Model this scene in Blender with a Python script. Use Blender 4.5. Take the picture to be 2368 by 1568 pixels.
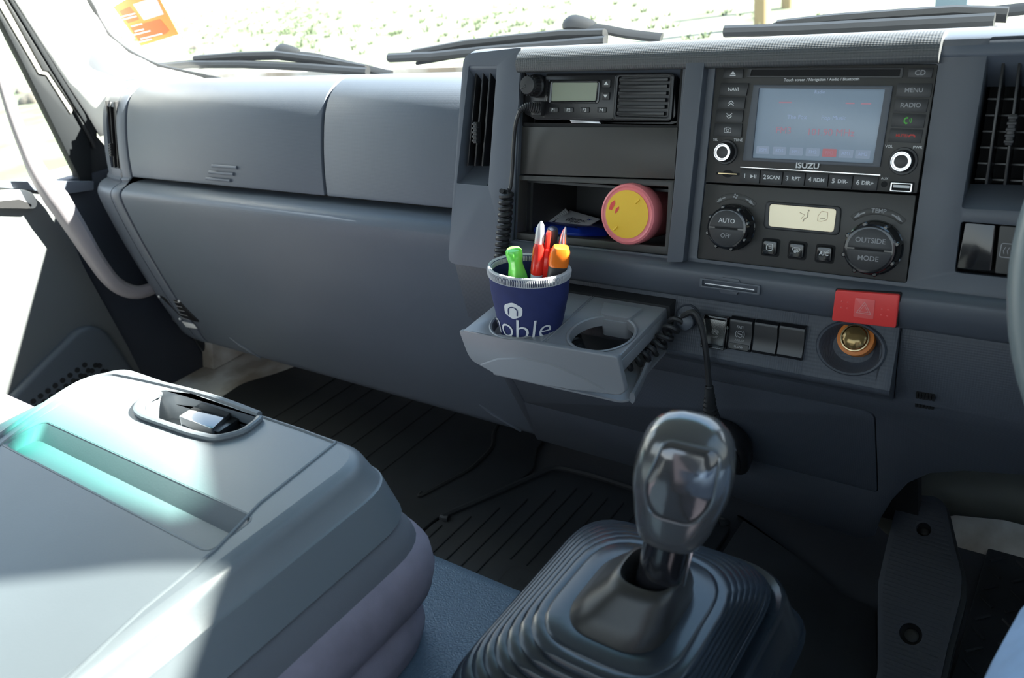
import bpy, bmesh, math, random
from mathutils import Matrix, Vector
random.seed(7)
for o in list(bpy.data.objects): bpy.data.objects.remove(o)
SC = bpy.context.scene
COL = SC.collection
# ------------------------------------------------------------------ camera
FPX = 1896.0
RW = ((0.8074935, -0.1654406, 0.5662011), (0.5756942, 0.4302439, -0.6953175), (-0.1285708, 0.8874230, 0.4426624))
CP = Vector((0.23421, -0.794445, 0.247492))
cd = bpy.data.cameras.new('camera'); cam = bpy.data.objects.new('camera', cd); COL.objects.link(cam)
m = Matrix(RW).to_4x4(); m.translation = CP; cam.matrix_world = m
cd.sensor_width = 36; cd.lens = 36 * FPX / 2368; cd.clip_start = 0.02; cd.clip_end = 400
cd.dof.use_dof = True; cd.dof.focus_distance = 0.93; cd.dof.aperture_fstop = 9.0
SC.camera = cam
# ------------------------------------------------------------------ world, sun, exposure
SC.view_settings.view_transform = 'Standard'; SC.view_settings.look = 'None'
SC.view_settings.exposure = 0.0; SC.view_settings.gamma = 1.0; SC.view_settings.use_curve_mapping = False
wd = bpy.data.worlds.new('sky'); SC.world = wd; wd.use_nodes = True
wn = wd.node_tree.nodes; wl = wd.node_tree.links
bg = wn['Background']; bg.inputs[1].default_value = 3.0
tc = wn.new('ShaderNodeTexCoord'); sp = wn.new('ShaderNodeSeparateXYZ'); cr = wn.new('ShaderNodeValToRGB')
wl.new(tc.outputs['Generated'], sp.inputs[0]); wl.new(sp.outputs[2], cr.inputs[0]); wl.new(cr.outputs[0], bg.inputs[0])
cr.color_ramp.elements[0].position = 0.0; cr.color_ramp.elements[0].color = (1.0, 1.0, 0.98, 1)
cr.color_ramp.elements[1].position = 0.7; cr.color_ramp.elements[1].color = (0.40, 0.64, 1.0, 1)
SUN = Vector((0.66, 0.38, 0.52)).normalized()
sd = bpy.data.lights.new('sun', 'SUN'); so = bpy.data.objects.new('sun', sd); COL.objects.link(so)
sd.energy = 52.0; sd.angle = 0.012; sd.color = (1.0, 0.96, 0.88)
so.rotation_euler = SUN.to_track_quat('Z', 'Y').to_euler(); so.location = (3, 2, 4)

# ------------------------------------------------------------------ helpers
def frame(o, x, y, z):
    mm = Matrix((x, y, z)).transposed().to_4x4(); mm.translation = Vector(o); return mm
def tilt(o, dy, dz):
    """frame lying on a surface that runs across the cab; (dy, dz) is its up-direction, z its outward normal"""
    y = Vector((0, dy, dz)).normalized(); x = Vector((1, 0, 0)); return frame(o, x, y, x.cross(y))
WLD = Matrix.Identity(4)
S = tilt((0, 0, 0), 0.258819, 0.965926)                      # face of the centre stack
K = tilt((0, -0.031, -0.170), 0.018, 0.052)                  # switch strip below it
L = tilt((0, -0.020, -0.215), -0.120, 0.295)                 # lower dash panel
def ray(px, py): return Matrix(RW) @ Vector((px - 1184, 784 - py, -FPX))
def at(px, py, ax, val):
    r = ray(px, py); return CP + r * ((val - CP[ax]) / r[ax])
def on(F, px, py, h=0.0):
    """where the sight line of a pixel measured in the photograph meets the plane z = h of frame F"""
    o = F @ Vector((0, 0, h)); n = F.to_3x3() @ Vector((0, 0, 1)); r = ray(px, py)
    p = F.inverted() @ (CP + r * ((o - CP).dot(n) / r.dot(n))); return (p.x, p.y)
def ons(F, pts, h=0.0): return [on(F, a, b, h) for a, b in pts]
WM = {}
def tagit(o, label=None, cat=None, group=None, kind=None):
    if label: o['label'] = label
    if cat: o['category'] = cat
    if group: o['group'] = group
    if kind: o['kind'] = kind
    return o
def thing(name, label, cat, F=WLD, loc=(0, 0, 0), group=None, kind=None):
    o = bpy.data.objects.new(name, None); COL.objects.link(o); o.empty_display_size = 0.02
    o.matrix_world = F @ Matrix.Translation(loc); WM[o] = F @ Matrix.Translation(loc)
    return tagit(o, label, cat, group, kind)
def rpoly(pts, r, n=4):
    out = []; k = len(pts)
    for i in range(k):
        p = Vector(pts[i]).to_2d(); a = Vector(pts[i - 1]).to_2d(); b = Vector(pts[(i + 1) % k]).to_2d()
        da = a - p; db = b - p; rr = r[i] if isinstance(r, (list, tuple)) else r
        rr = min(rr, da.length * .49, db.length * .49)
        if rr <= 0: out.append((p.x, p.y)); continue
        p0 = p + da.normalized() * rr; p1 = p + db.normalized() * rr
        for j in range(n + 1):
            t = j / n; q = p0 * (1 - t) ** 2 + p * 2 * t * (1 - t) + p1 * t * t; out.append((q.x, q.y))
    return out
def rrect(x0, x1, y0, y1, r=0.002, n=4): return rpoly([(x0, y0), (x1, y0), (x1, y1), (x0, y1)], r, n)
def circ(cx, cy, r, n=32, ry=None): return [(cx + r * math.cos(2 * math.pi * i / n), cy + (ry or r) * math.sin(2 * math.pi * i / n)) for i in range(n)]
def inset(poly, d):
    c = Vector((sum(p[0] for p in poly) / len(poly), sum(p[1] for p in poly) / len(poly)))
    w = max(abs(p[0] - c.x) for p in poly); h = max(abs(p[1] - c.y) for p in poly)
    return [(c.x + (p[0] - c.x) * (1 - d / w), c.y + (p[1] - c.y) * (1 - d / h)) for p in poly]
def spline(pts, n=8):
    P = [Vector(p) for p in pts]; out = []
    for i in range(len(P) - 1):
        a = P[max(i - 1, 0)]; b = P[i]; c = P[i + 1]; d = P[min(i + 2, len(P) - 1)]
        for j in range(n):
            t = j / n
            out.append(0.5 * ((2 * b) + (c - a) * t + (2 * a - 5 * b + 4 * c - d) * t * t + (3 * b - 3 * c + d - a) * t ** 3))
    out.append(P[-1]); return out
class MB:
    def __init__(s, F=WLD): s.v = []; s.f = []; s.m = []; s.F = F
    def add(s, vs, fs, mi=0, F=None):
        M = F if F is not None else s.F; b = len(s.v)
        s.v += [M @ Vector(v) for v in vs]; s.f += [[b + i for i in f] for f in fs]; s.m += [mi] * len(fs)
    def bm(s, bm, mi=0, bevel=0, F=None, seg=2, ang=28):
        bmesh.ops.recalc_face_normals(bm, faces=bm.faces)
        if bevel:
            es = [e for e in bm.edges if len(e.link_faces) == 2 and e.calc_face_angle(0) > math.radians(ang)]
            bmesh.ops.bevel(bm, geom=es, offset=bevel, segments=seg, affect='EDGES', profile=0.5, clamp_overlap=True)
        bm.verts.index_update(); s.add([v.co for v in bm.verts], [[v.index for v in f.verts] for f in bm.faces], mi, F); bm.free()
    def box(s, x0, x1, y0, y1, z0, z1, b=0, mi=0, F=None):
        s.prism([(x0, y0), (x1, y0), (x1, y1), (x0, y1)], z0, z1, b, mi=mi, F=F)
    def prism(s, poly, z0, z1, b=0, holes=(), mi=0, F=None, seg=2, taper=0):
        bm = bmesh.new()
        if not holes:
            lo = [bm.verts.new((p[0], p[1], z0)) for p in poly]
            tp = inset(poly, taper) if taper else poly
            hi = [bm.verts.new((p[0], p[1], z1)) for p in tp]; n = len(poly)
            bm.faces.new(lo[::-1]); bm.faces.new(hi)
            for i in range(n): bm.faces.new((lo[i], lo[(i + 1) % n], hi[(i + 1) % n], hi[i]))
        else:
            loops = []
            for lp in [poly] + list(holes):
                vs = [bm.verts.new((p[0], p[1], z1)) for p in lp]; loops.append(vs)
                for i in range(len(vs)): bm.edges.new((vs[i], vs[(i + 1) % len(vs)]))
            bmesh.ops.triangle_fill(bm, use_beauty=True, use_dissolve=False, edges=list(bm.edges), normal=(0, 0, 1))
            top = list(bm.faces); low = {}
            for vs in loops:
                for v in vs: low[v] = bm.verts.new((v.co.x, v.co.y, z0))
            for f in top: bm.faces.new([low[v] for v in reversed(f.verts)])
            for vs in loops:
                for i in range(len(vs)):
                    a, c = vs[i], vs[(i + 1) % len(vs)]; bm.faces.new((low[a], low[c], c, a))
        s.bm(bm, mi, b, F, seg)
    def loft(s, rings, mi=0, cap=True, F=None, closed=True):
        vs = [p for r in rings for p in r]; n = len(rings[0]); fs = []
        for i in range(len(rings) - 1):
            for j in range(n if closed else n - 1):
                a = i * n + j; c = i * n + (j + 1) % n; fs.append((a, c, c + n, a + n))
        if cap and closed: fs.append(tuple(range(n))[::-1]); fs.append(tuple((len(rings) - 1) * n + j for j in range(n)))
        bm = bmesh.new(); V = [bm.verts.new(v) for v in vs]
        for f in fs:
            try: bm.faces.new([V[i] for i in f])
            except ValueError: pass
        s.bm(bm, mi, 0, F)
    def lathe(s, c, prof, n=32, mi=0, F=None, ax=None, sy=1.0):
        """prof: (radius, height) along local z (or along direction ax) from c"""
        c = Vector(c); z = Vector(ax).normalized() if ax is not None else Vector((0, 0, 1))
        x = z.orthogonal().normalized() if ax is not None else Vector((1, 0, 0)); y = z.cross(x)
        s.loft([[c + z * h + x * (r * math.cos(2 * math.pi * k / n)) + y * (r * sy * math.sin(2 * math.pi * k / n)) for k in range(n)] for r, h in prof], mi, True, F)
    def tube(s, pts, r, n=10, mi=0, F=None, flat=1.0, ref=None, sq=1.0):
        P = [Vector(p) for p in pts]; rings = []; up = None
        for i, p in enumerate(P):
            t = (P[min(i + 1, len(P) - 1)] - P[max(i - 1, 0)]).normalized()
            if up is None: up = Vector(ref) if ref else t.orthogonal()
            a = (up - t * up.dot(t)).normalized(); up = a; b = t.cross(a)
            q = r[i] if isinstance(r, (list, tuple)) else r
            se = lambda v: math.copysign(abs(v) ** sq, v)
            rings.append([p + a * (q * se(math.cos(2 * math.pi * k / n))) + b * (q * flat * se(math.sin(2 * math.pi * k / n))) for k in range(n)])
        s.loft(rings, mi, True, F)
    def coil(s, path, R, r, turns, mi=0, n=7, per=12):
        P = spline(path, 10); up = None; L_ = [0]
        for i in range(1, len(P)): L_.append(L_[-1] + (P[i] - P[i - 1]).length)
        out = []; N = int(turns * per)
        for k in range(N + 1):
            d = L_[-1] * k / N; i = 0
            while i < len(P) - 2 and L_[i + 1] < d: i += 1
            t = (d - L_[i]) / max(L_[i + 1] - L_[i], 1e-9); p = P[i].lerp(P[i + 1], t); tg = (P[i + 1] - P[i]).normalized()
            if up is None: up = tg.orthogonal()
            a = (up - tg * up.dot(tg)).normalized(); up = a; b = tg.cross(a); w = 2 * math.pi * turns * k / N
            out.append(p + a * (R * math.cos(w)) + b * (R * math.sin(w)))
        s.tube(out, r, n, mi)
    def text(s, body, x, y, size, z=0.0, mi=0, F=None, shear=0.0, rot=0.0, bold=0.0, sx=1.0, th=0.0):
        cu = bpy.data.curves.new('t', 'FONT'); cu.body = body; cu.size = size; cu.align_x = 'CENTER'; cu.align_y = 'CENTER'
        cu.shear = shear; cu.offset = bold; cu.resolution_u = 3; cu.extrude = th
        ob = bpy.data.objects.new('t', cu); me = ob.to_mesh(); c = math.cos(rot); q = math.sin(rot)
        s.add([(x + v.co.x * sx * c - v.co.y * q, y + v.co.x * sx * q + v.co.y * c, z + v.co.z) for v in me.vertices], [list(p.vertices) for p in me.polygons], mi, F)
        ob.to_mesh_clear(); bpy.data.objects.remove(ob); bpy.data.curves.remove(cu)
    def line(s, pts, w, z, mi=0, F=None, closed=False):
        """flat printed line of width w"""
        P = [Vector(p).to_2d() for p in pts]; n = len(P); vs = []
        for i in range(n):
            a = P[i - 1] if (i > 0 or closed) else P[0]; b = P[(i + 1) % n] if (i < n - 1 or closed) else P[-1]
            t = (b - a).normalized(); nn = Vector((-t.y, t.x)) * (w / 2)
            vs += [(P[i].x + nn.x, P[i].y + nn.y, z), (P[i].x - nn.x, P[i].y - nn.y, z)]
        fs = [(2 * i, 2 * i + 1, (2 * i + 3) % (2 * n), (2 * i + 2) % (2 * n)) for i in range(n if closed else n - 1)]
        s.add(vs, fs, mi, F)
    def flat(s, poly, z, mi=0, F=None): s.add([(p[0], p[1], z) for p in poly], [tuple(range(len(poly)))], mi, F)
    def build(s, name, mats, parent=None, ang=32, loc=None, **kw):
        if not isinstance(mats, (list, tuple)): mats = [mats]
        if parent is not None: Mi = WM[parent].inverted(); W = WM[parent]
        else:
            W = Matrix.Translation(loc if loc is not None else (0, 0, 0)); Mi = W.inverted()
        me = bpy.data.meshes.new(name); me.from_pydata([Mi @ v for v in s.v], [], s.f)
        for mt in mats: me.materials.append(mt)
        me.polygons.foreach_set('material_index', s.m)
        me.polygons.foreach_set('use_smooth', [True] * len(me.polygons)); me.update()
        me.set_sharp_from_angle(angle=math.radians(ang))
        o = bpy.data.objects.new(name, me); COL.objects.link(o)
        if parent is not None: o.parent = parent
        else: o.location = W.translation
        WM[o] = W
        return tagit(o, **kw)
def solo(b, name, mats, label, cat, **kw):
    """a thing that is one mesh, its origin at its lowest point"""
    z = min(v.z for v in b.v); c = sum((v for v in b.v), Vector()) / len(b.v)
    return b.build(name, mats, loc=(c.x, c.y, z), label=label, cat=cat, **kw)

def MT(name, col, rough=0.5, metal=0.0, bump=None, spec=0.5, coat=0.0, alpha=1.0, trans=0.0, emit=0.0, var=0.0, vs=8.0, sss=0.0, dirt=None):
    mt = bpy.data.materials.new(name); mt.use_nodes = True; N = mt.node_tree.nodes; K_ = mt.node_tree.links; b = N['Principled BSDF']
    I = b.inputs; I['Base Color'].default_value = (*col, 1); I['Roughness'].default_value = rough; I['Metallic'].default_value = metal
    I['Specular IOR Level'].default_value = spec; I['Coat Weight'].default_value = coat; I['Alpha'].default_value = alpha
    I['Transmission Weight'].default_value = trans
    if emit: I['Emission Color'].default_value = (*col, 1); I['Emission Strength'].default_value = emit
    geo = N.new('ShaderNodeNewGeometry')
    if var or dirt:
        nz = N.new('ShaderNodeTexNoise'); nz.inputs['Scale'].default_value = vs; nz.inputs['Detail'].default_value = 6
        K_.new(geo.outputs['Position'], nz.inputs['Vector']); rp = N.new('ShaderNodeValToRGB'); K_.new(nz.outputs[0], rp.inputs[0])
        d = dirt or tuple(c * (1 - var) for c in col); e = rp.color_ramp.elements
        e[0].position = 0.38; e[0].color = (*d, 1); e[1].position = 0.62; e[1].color = (*col, 1); K_.new(rp.outputs[0], I['Base Color'])
    if bump:
        kind, sc, st, dist = bump; bp = N.new('ShaderNodeBump'); bp.inputs['Strength'].default_value = st; bp.inputs['Distance'].default_value = dist
        if kind in ('dots', 'dots_low'):
            sx = N.new('ShaderNodeSeparateXYZ'); K_.new(geo.outputs['Position'], sx.inputs[0]); r = []; zy = N.new('ShaderNodeMath'); zy.operation = 'SUBTRACT' if kind == 'dots_low' else 'ADD'; K_.new(sx.outputs[2], zy.inputs[0]); K_.new(sx.outputs[1], zy.inputs[1])
            for op in ('ADD', 'SUBTRACT'):
                a = N.new('ShaderNodeMath'); a.operation = op; K_.new(sx.outputs[0], a.inputs[0]); K_.new(zy.outputs[0], a.inputs[1])
                c = N.new('ShaderNodeMath'); c.operation = 'MULTIPLY'; c.inputs[1].default_value = sc; K_.new(a.outputs[0], c.inputs[0])
                e = N.new('ShaderNodeMath'); e.operation = 'SINE'; K_.new(c.outputs[0], e.inputs[0]); r.append(e)
            h = N.new('ShaderNodeMath'); h.operation = 'MULTIPLY'; K_.new(r[0].outputs[0], h.inputs[0]); K_.new(r[1].outputs[0], h.inputs[1]); out = h.outputs[0]
        elif kind == 'leather':
            v = N.new('ShaderNodeTexVoronoi'); v.inputs['Scale'].default_value = sc; v.feature = 'DISTANCE_TO_EDGE'; K_.new(geo.outputs['Position'], v.inputs['Vector']); out = v.outputs[0]
        elif kind == 'wave':
            v = N.new('ShaderNodeTexWave'); v.inputs['Scale'].default_value = sc; K_.new(geo.outputs['Position'], v.inputs['Vector']); out = v.outputs[1]
        else:
            v = N.new('ShaderNodeTexNoise'); v.inputs['Scale'].default_value = sc; v.inputs['Detail'].default_value = 3; K_.new(geo.outputs['Position'], v.inputs['Vector']); out = v.outputs[0]
        K_.new(out, bp.inputs['Height']); K_.new(bp.outputs[0], I['Normal'])
    return mt
M = {}
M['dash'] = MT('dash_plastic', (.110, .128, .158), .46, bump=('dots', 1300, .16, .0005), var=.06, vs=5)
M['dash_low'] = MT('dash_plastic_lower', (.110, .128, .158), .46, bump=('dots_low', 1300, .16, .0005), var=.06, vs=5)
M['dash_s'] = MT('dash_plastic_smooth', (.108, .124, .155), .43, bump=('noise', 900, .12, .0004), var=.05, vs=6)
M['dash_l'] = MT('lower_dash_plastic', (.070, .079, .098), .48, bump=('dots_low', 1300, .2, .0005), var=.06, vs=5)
M['pad'] = MT('dimpled_trim', (.085, .088, .092), .4, bump=('dots', 1150, .35, .0006))
M['stack'] = MT('stack_plastic', (.080, .090, .110), .40, bump=('noise', 900, .12, .0004))
M['bezel'] = MT('charcoal_bezel', (.046, .044, .041), .42, bump=('noise', 1200, .1, .0003))
M['dark'] = MT('dark_plastic', (.030, .030, .032), .4)
M['black'] = MT('black_plastic', (.014, .014, .016), .3)
M['gloss'] = MT('gloss_black', (.010, .010, .012), .12, coat=.3)
M['matt'] = MT('matt_black', (.008, .008, .009), .8)
M['rubber'] = MT('black_rubber', (.022, .022, .024), .45)
M['white'] = MT('white_print', (.75, .75, .75), .5)
M['greyp'] = MT('grey_print', (.32, .32, .33), .5)
M['redp'] = MT('red_print', (.55, .04, .03), .5)
M['greenp'] = MT('green_print', (.10, .50, .06), .5)
M['silver'] = MT('silver', (.75, .75, .76), .22, metal=1)
M['satin'] = MT('satin_metal', (.5, .5, .52), .3, metal=1)
M['brass'] = MT('warm_metal', (.55, .42, .24), .3, metal=1)
M['lcd'] = MT('radio_lcd', (.30, .33, .25), .25)
M['lcd2'] = MT('climate_lcd', (.95, .86, .62), .35, emit=.25)
M['seg'] = MT('lcd_segment', (.60, .53, .38), .5)
M['screen'] = MT('touch_screen', (.20, .26, .33), .3, emit=.30, spec=.6)
M['scr_l'] = MT('screen_pale_text', (.30, .37, .52), .4, emit=.35)
M['scr_r'] = MT('screen_red_text', (.42, .20, .25), .4, emit=.3)
M['scr_b'] = MT('screen_tab', (.24, .29, .38), .4, emit=.3)
M['red'] = MT('red_button', (.85, .055, .05), .38)
M['red2'] = MT('red_button_pale', (.92, .14, .13), .38)
M['pink'] = MT('pink_print', (.85, .35, .33), .5)
M['holder'] = MT('cup_holder_plastic', (.235, .238, .255), .3, bump=('noise', 700, .08, .0003))
M['sunpl'] = MT('pale_grey_trim', (.78, .78, .75), .6, bump=('noise', 600, .1, .0004))
M['door'] = MT('door_plastic', (.075, .088, .105), .55, bump=('noise', 500, .25, .0006))
M['doorf'] = MT('door_fabric', (.12, .128, .13), .8, bump=('wave', 260, .2, .0005))
M['navy'] = MT('door_card_dark', (.038, .044, .060), .55, bump=('noise', 600, .2, .0005))
M['cream'] = MT('painted_cream_metal', (.62, .60, .52), .35)
M['paint'] = MT('dirty_painted_metal', (.72, .71, .67), .5, dirt=(.34, .29, .23), vs=9)
M['seal'] = MT('black_seal', (.018, .020, .022), .6)
M['framegrey'] = MT('window_frame_grey', (.010, .012, .014), .6, spec=.25)
M['mauve'] = MT('mauve_grey_plastic', (.30, .28, .30), .45)
M['mat'] = MT('rubber_mat', (.013, .015, .018), .6, bump=('noise', 300, .2, .0006), var=.25, vs=12)
M['mat_line'] = MT('mat_groove', (.009, .010, .011), .7)
M['carpet'] = MT('floor_vinyl', (.030, .031, .035), .6, bump=('leather', 260, .4, .0008))
M['grass'] = MT('grass_ground', (.17, .17, .13), .95, dirt=(.085, .10, .055), vs=.8)
M['rock'] = MT('rock', (.14, .12, .10), .9, bump=('noise', 4, .6, .05))
M['wood'] = MT('wooden_post', (.30, .22, .11), .8)
M['bluepost'] = MT('painted_post', (.16, .22, .26), .6)
M['wall'] = MT('cab_lining', (.30, .31, .32), .8)

def glass(name, tint, band=None):
    mt = bpy.data.materials.new(name); mt.use_nodes = True; N = mt.node_tree.nodes; K_ = mt.node_tree.links
    N.remove(N['Principled BSDF']); t = N.new('ShaderNodeBsdfTransparent'); g = N.new('ShaderNodeBsdfGlossy'); g.inputs['Roughness'].default_value = .02
    mx = N.new('ShaderNodeMixShader'); fr = N.new('ShaderNodeFresnel'); fr.inputs[0].default_value = 1.3
    t.inputs[0].default_value = (*tint, 1)
    if band:
        ge = N.new('ShaderNodeNewGeometry'); s = N.new('ShaderNodeSeparateXYZ'); r = N.new('ShaderNodeMapRange'); c = N.new('ShaderNodeMix'); c.data_type = 'RGBA'
        K_.new(ge.outputs['Position'], s.inputs[0]); K_.new(s.outputs[2], r.inputs[0]); r.inputs[1].default_value = band[0]; r.inputs[2].default_value = band[1]
        K_.new(r.outputs[0], c.inputs[0]); c.inputs[6].default_value = (*tint, 1); c.inputs[7].default_value = (*band[2], 1); K_.new(c.outputs[2], t.inputs[0])
    K_.new(fr.outputs[0], mx.inputs[0]); K_.new(t.outputs[0], mx.inputs[1]); K_.new(g.outputs[0], mx.inputs[2]); K_.new(mx.outputs[0], N['Material Output'].inputs[0])
    return mt
M['glass'] = glass('side_glass', (.93, .96, .94))
M['glass_d'] = glass('driver_side_glass', (.62, .65, .64))
M['windscreen'] = glass('windscreen_glass', (.92, .96, .94), (.735, .80, (.10, .56, .46)))

# ------------------------------------------------------------------ the cab: floor, sides, roof
XL, XR, ZF, ZR = -1.545, .93, -.62, 1.0
ZH = .845                                                     # lower edge of the windscreen header
D = frame((XL, 0, 0), (0, 1, 0), (0, 0, 1), (1, 0, 0))        # inner plane of the passenger door
def wy(x, z):                                                 # windscreen surface
    k = min(1, max(0, (z - .3) / .55))
    return .335 - .36 * (min(z, .3) - .04) - .2 * max(0, z - .3) - (.10 - .06 * k) * abs((x - (XL + XR) / 2) / ((XR - XL) / 2)) ** 4
def onglass(px, py, off=0):
    r = ray(px, py); t0, t1 = .2 / 1896, 4 / 1896
    for _ in range(50):
        t = (t0 + t1) / 2; p = CP + r * t
        if p.y > wy(p.x, p.z) + off: t1 = t
        else: t0 = t
    return p
b = MB(); b.box(XL - .05, XR + .05, -1.7, .5, ZF - .03, ZF - .006); b.build('floor', M['paint'], kind='structure')
b = MB(); b.box(-1.30, XR, -1.6, .42, ZF - .006, ZF)
b.build('floor', M['carpet'], kind='structure')
b = MB(); b.prism(rrect(XL - .08, XR + .08, -1.7, wy(-.3, ZR) + .02, .06), ZR, ZR + .05, .01); b.build('ceiling', M['wall'], kind='structure')
b = MB(); b.prism([(XL - .05, -.65), (XR + .05, -.65), (XR + .05, ZR), (XL - .05, ZR)], 0, .04, holes=[rrect(-1.3, .6, .12, .72, .06)], F=frame((0, -1.65, 0), (1, 0, 0), (0, 0, 1), (0, -1, 0)))
b.build('wall_back', M['wall'], kind='structure')
b = MB(); b.box(-1.3, .6, -1.66, -1.655, .12, .72); b.build('window_4', M['glass'], kind='structure')
b = MB(); b.box(-.44, XR, .35, .36, -.33, .045); b.build('wall_sun_block', M['carpet'], kind='structure')  # unseen dark sheet added to keep sun off the driver footwell
b = MB(); b.box(XL - .05, XR + .05, .42, .46, -.68, .035); b.build('wall_front', M['paint'], kind='structure')
# windscreen
rings = []
for k in range(9):
    z = .03 + (ZH + .01 - .03) * k / 8
    rings.append([(XL + .02 + (XR - XL - .04) * i / 24, wy(XL + .02 + (XR - XL - .04) * i / 24, z), z) for i in range(25)])
b = MB(); vs = [p for r in rings for p in r]
b.add(vs, [(k * 25 + i, k * 25 + i + 1, k * 25 + i + 26, k * 25 + i + 25) for k in range(8) for i in range(24)]); b.build('window_1', M['windscreen'], kind='structure')
b = MB(); b.tube(spline([onglass(*p) for p in [(120, -130), (205, 0), (226, 42), (252, 80), (300, 120), (365, 152), (430, 168), (480, 178), (560, 195), (700, 215)]], 5), .0055, 8)
b.build('trim_1', M['seal'], kind='structure')
b = MB(); hd = []
for i in range(41):
    x = XL + .02 + (XR - XL - .04) * i / 40; z = ZH - .045 * max(0, (x - .60) / .30) ** 3; y = wy(x, z)
    hd.append([(x, y - .012, z), (x, y + .03, z), (x, y + .02, ZR + .01), (x, y - .06, ZR + .01), (x, y - .03, z + .05)])
b.loft(hd); b.build('trim_4', M['sunpl'], kind='structure')
# passenger-side A-pillar trim, a curved moulding between the door and the windscreen
A = [Vector((XL + .01, -.16, ZR))] + [D @ Vector((*on(D, *p), .012)) for p in [(-150, -283), (22, 0), (88, 105), (148, 200), (190, 262), (212, 300)]]
Bc = [Vector((-1.40, wy(-1.40, ZR) - .005, ZR))] + [onglass(*p, -.004) for p in [(40, -270), (203, 2), (250, 81), (298, 121), (365, 154), (476, 180)]]
A += [D @ Vector((.10, -.03, .01))]; Bc += [onglass(600, 210, -.004)]
rings = []
for a, c in zip(A, Bc):
    md = []
    for t in (0, .12, .3, .5, .7, .88, 1):
        p = a.lerp(c, t); p.y -= .035 * math.sin(math.pi * t) ** .8; p.x += .015 * math.sin(math.pi * t); md.append(p)
    rings.append(md + [c + Vector((-.03, .02, 0)), a + Vector((-.03, .02, 0))])
b = MB(); b.loft(rings); b.build('trim_2', M['sunpl'], kind='structure', ang=50)
# driver-side pillar and door wall with its window
b = MB(); b.loft([[(XR - .04, .20, .0), (XR - .03, .36, 0), (XR + .04, .36, 0), (XR + .04, .16, 0), (XR, .16, 0)], [(XR - .035, .14, .4), (XR - .03, .25, .4), (XR + .03, .25, .4), (XR + .03, .135, .4), (XR, .135, .4)], [(XR - .022, .100, .80), (XR - .02, .135, .80), (XR + .02, .14, .80), (XR + .02, .105, .80), (XR, .10, .80)], [(XR - .03, .09, ZR), (XR - .03, .15, ZR), (XR + .04, .15, ZR), (XR + .04, .09, ZR), (XR, .09, ZR)]]); b.build('trim_3', M['sunpl'], kind='structure')
E_ = frame((XR, 0, 0), (0, 1, 0), (0, 0, 1), (1, 0, 0))
b = MB(E_); b.prism([(-1.65, -.65), (.42, -.65), (.42, 0), (.17, 0), (.11, ZR), (-1.65, ZR)], 0, .02, holes=[rpoly([(-1.1, -.06), (.155, -.06), (.095, .80), (.105, .96), (-1.1, .96)], [.05, .03, 0, .03, .05])])
b.build('wall_right', M['door'], kind='structure')
b = MB(E_); b.prism([(-1.11, -.07), (.16, -.07), (.108, .97), (-1.11, .97)], .010, .013); b.build('window_3', M['glass_d'], kind='structure')
# passenger side: rear wall, door with window frame
b = MB(D); b.prism([(-1.65, -.65), (-.95, -.65), (-.95, ZR), (-1.65, ZR)], -.04, 0); b.box(-.95, .1, .86, ZR, -.04, 0); b.build('wall_left', M['wall'], kind='structure')
door = thing('door_2', 'passenger door with pull cup, speaker bulge and sunlit fabric panel', 'door', D, (-.3, -.5, 0), kind='structure')
fr_ = ons(D, [(500, 935), (496, 880), (480, 832), (446, 778), (400, 740)]) + [(.16, -.30), (.12, -.10)]
b = MB(D); b.prism([(-.95, -.72)] + fr_ + [(-.95, -.075)], -.045, 0, .004); b.build('door_panel', M['navy'], door)
b = MB(D); b.tube([(p[0], p[1], .004) for p in spline([(*q, 0) for q in ons(D, [(506, 950), (503, 880), (488, 832), (452, 776), (408, 735)])], 4)], .009, 8); b.build('door_seal', M['seal'], door)
pan = ons(D, [(-60, 350), (58, 428), (104, 446), (130, 478), (150, 560), (215, 690), (245, 760), (235, 800), (150, 770), (60, 860), (-60, 960), (-260, 1000)])
b = MB(D); b.prism(rpoly(ons(D, [(-260, 425), (20, 430), (58, 430), (100, 446), (128, 480), (190, 620), (290, 800), (380, 980), (-500, 1180)]), .01), 0, .012, .006); b.build('door_card', M['doorf'], door)
cup = ons(D, [(-60, 442), (40, 436), (62, 445), (72, 468), (66, 480), (-60, 478)])
b = MB(D); b.prism(rpoly(cup, .006), .012, .030, .004, holes=[]); b.build('pull_cup', M['sunpl'], door)
b = MB(D); b.prism(rpoly(ons(D, [(-60, 466), (30, 458), (58, 472), (50, 480), (-60, 476)]), .004), .030, .0315); b.build('cup_recess', M['matt'], door)
b = MB(D); b.prism(rpoly(ons(D, [(-60, 418), (206, 418), (206, 438), (150, 446), (-60, 428)]), .002), 0, .020, .006); b.build('window_sill', M['dash_s'], door)
# bulge over the door speaker: padded ridge and perforated grille
bul = ons(D, [(-60, 1010), (0, 925), (80, 840), (165, 757), (200, 748), (232, 760), (260, 800), (330, 900), (330, 1050), (-60, 1200)])
b = MB(D); b.prism(rpoly(bul, .02, 5), 0, .030, .022, seg=5); b.build('speaker_bulge', M['door'], door)
b = MB(D)
for r_ in range(8):
    for c_ in range(12):
        px = 60 + c_ * 17 + (r_ % 2) * 8; py = 940 - c_ * 12 + r_ * 13
        if py > 838 and px < 250:
            u, v = on(D, px, py, .031); b.lathe((u, v, .0302), [(.0058, 0), (.0058, .0012)], 10)
b.build('speaker_grille', M['matt'], door)
def dstrip(px, z0, z1, mt, name):
    b = MB(D); b.prism(ons(D, px), z0, z1, .002); return b.build(name, M[mt], door)
dstrip([(-200, -285), (-190, -290), (0, 22), (86, 170), (125, 166), (208, 330), (212, 425), (186, 420), (60, 165), (0, 48), (-200, -260)], -.02, .004, 'framegrey', 'window_frame')
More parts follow.
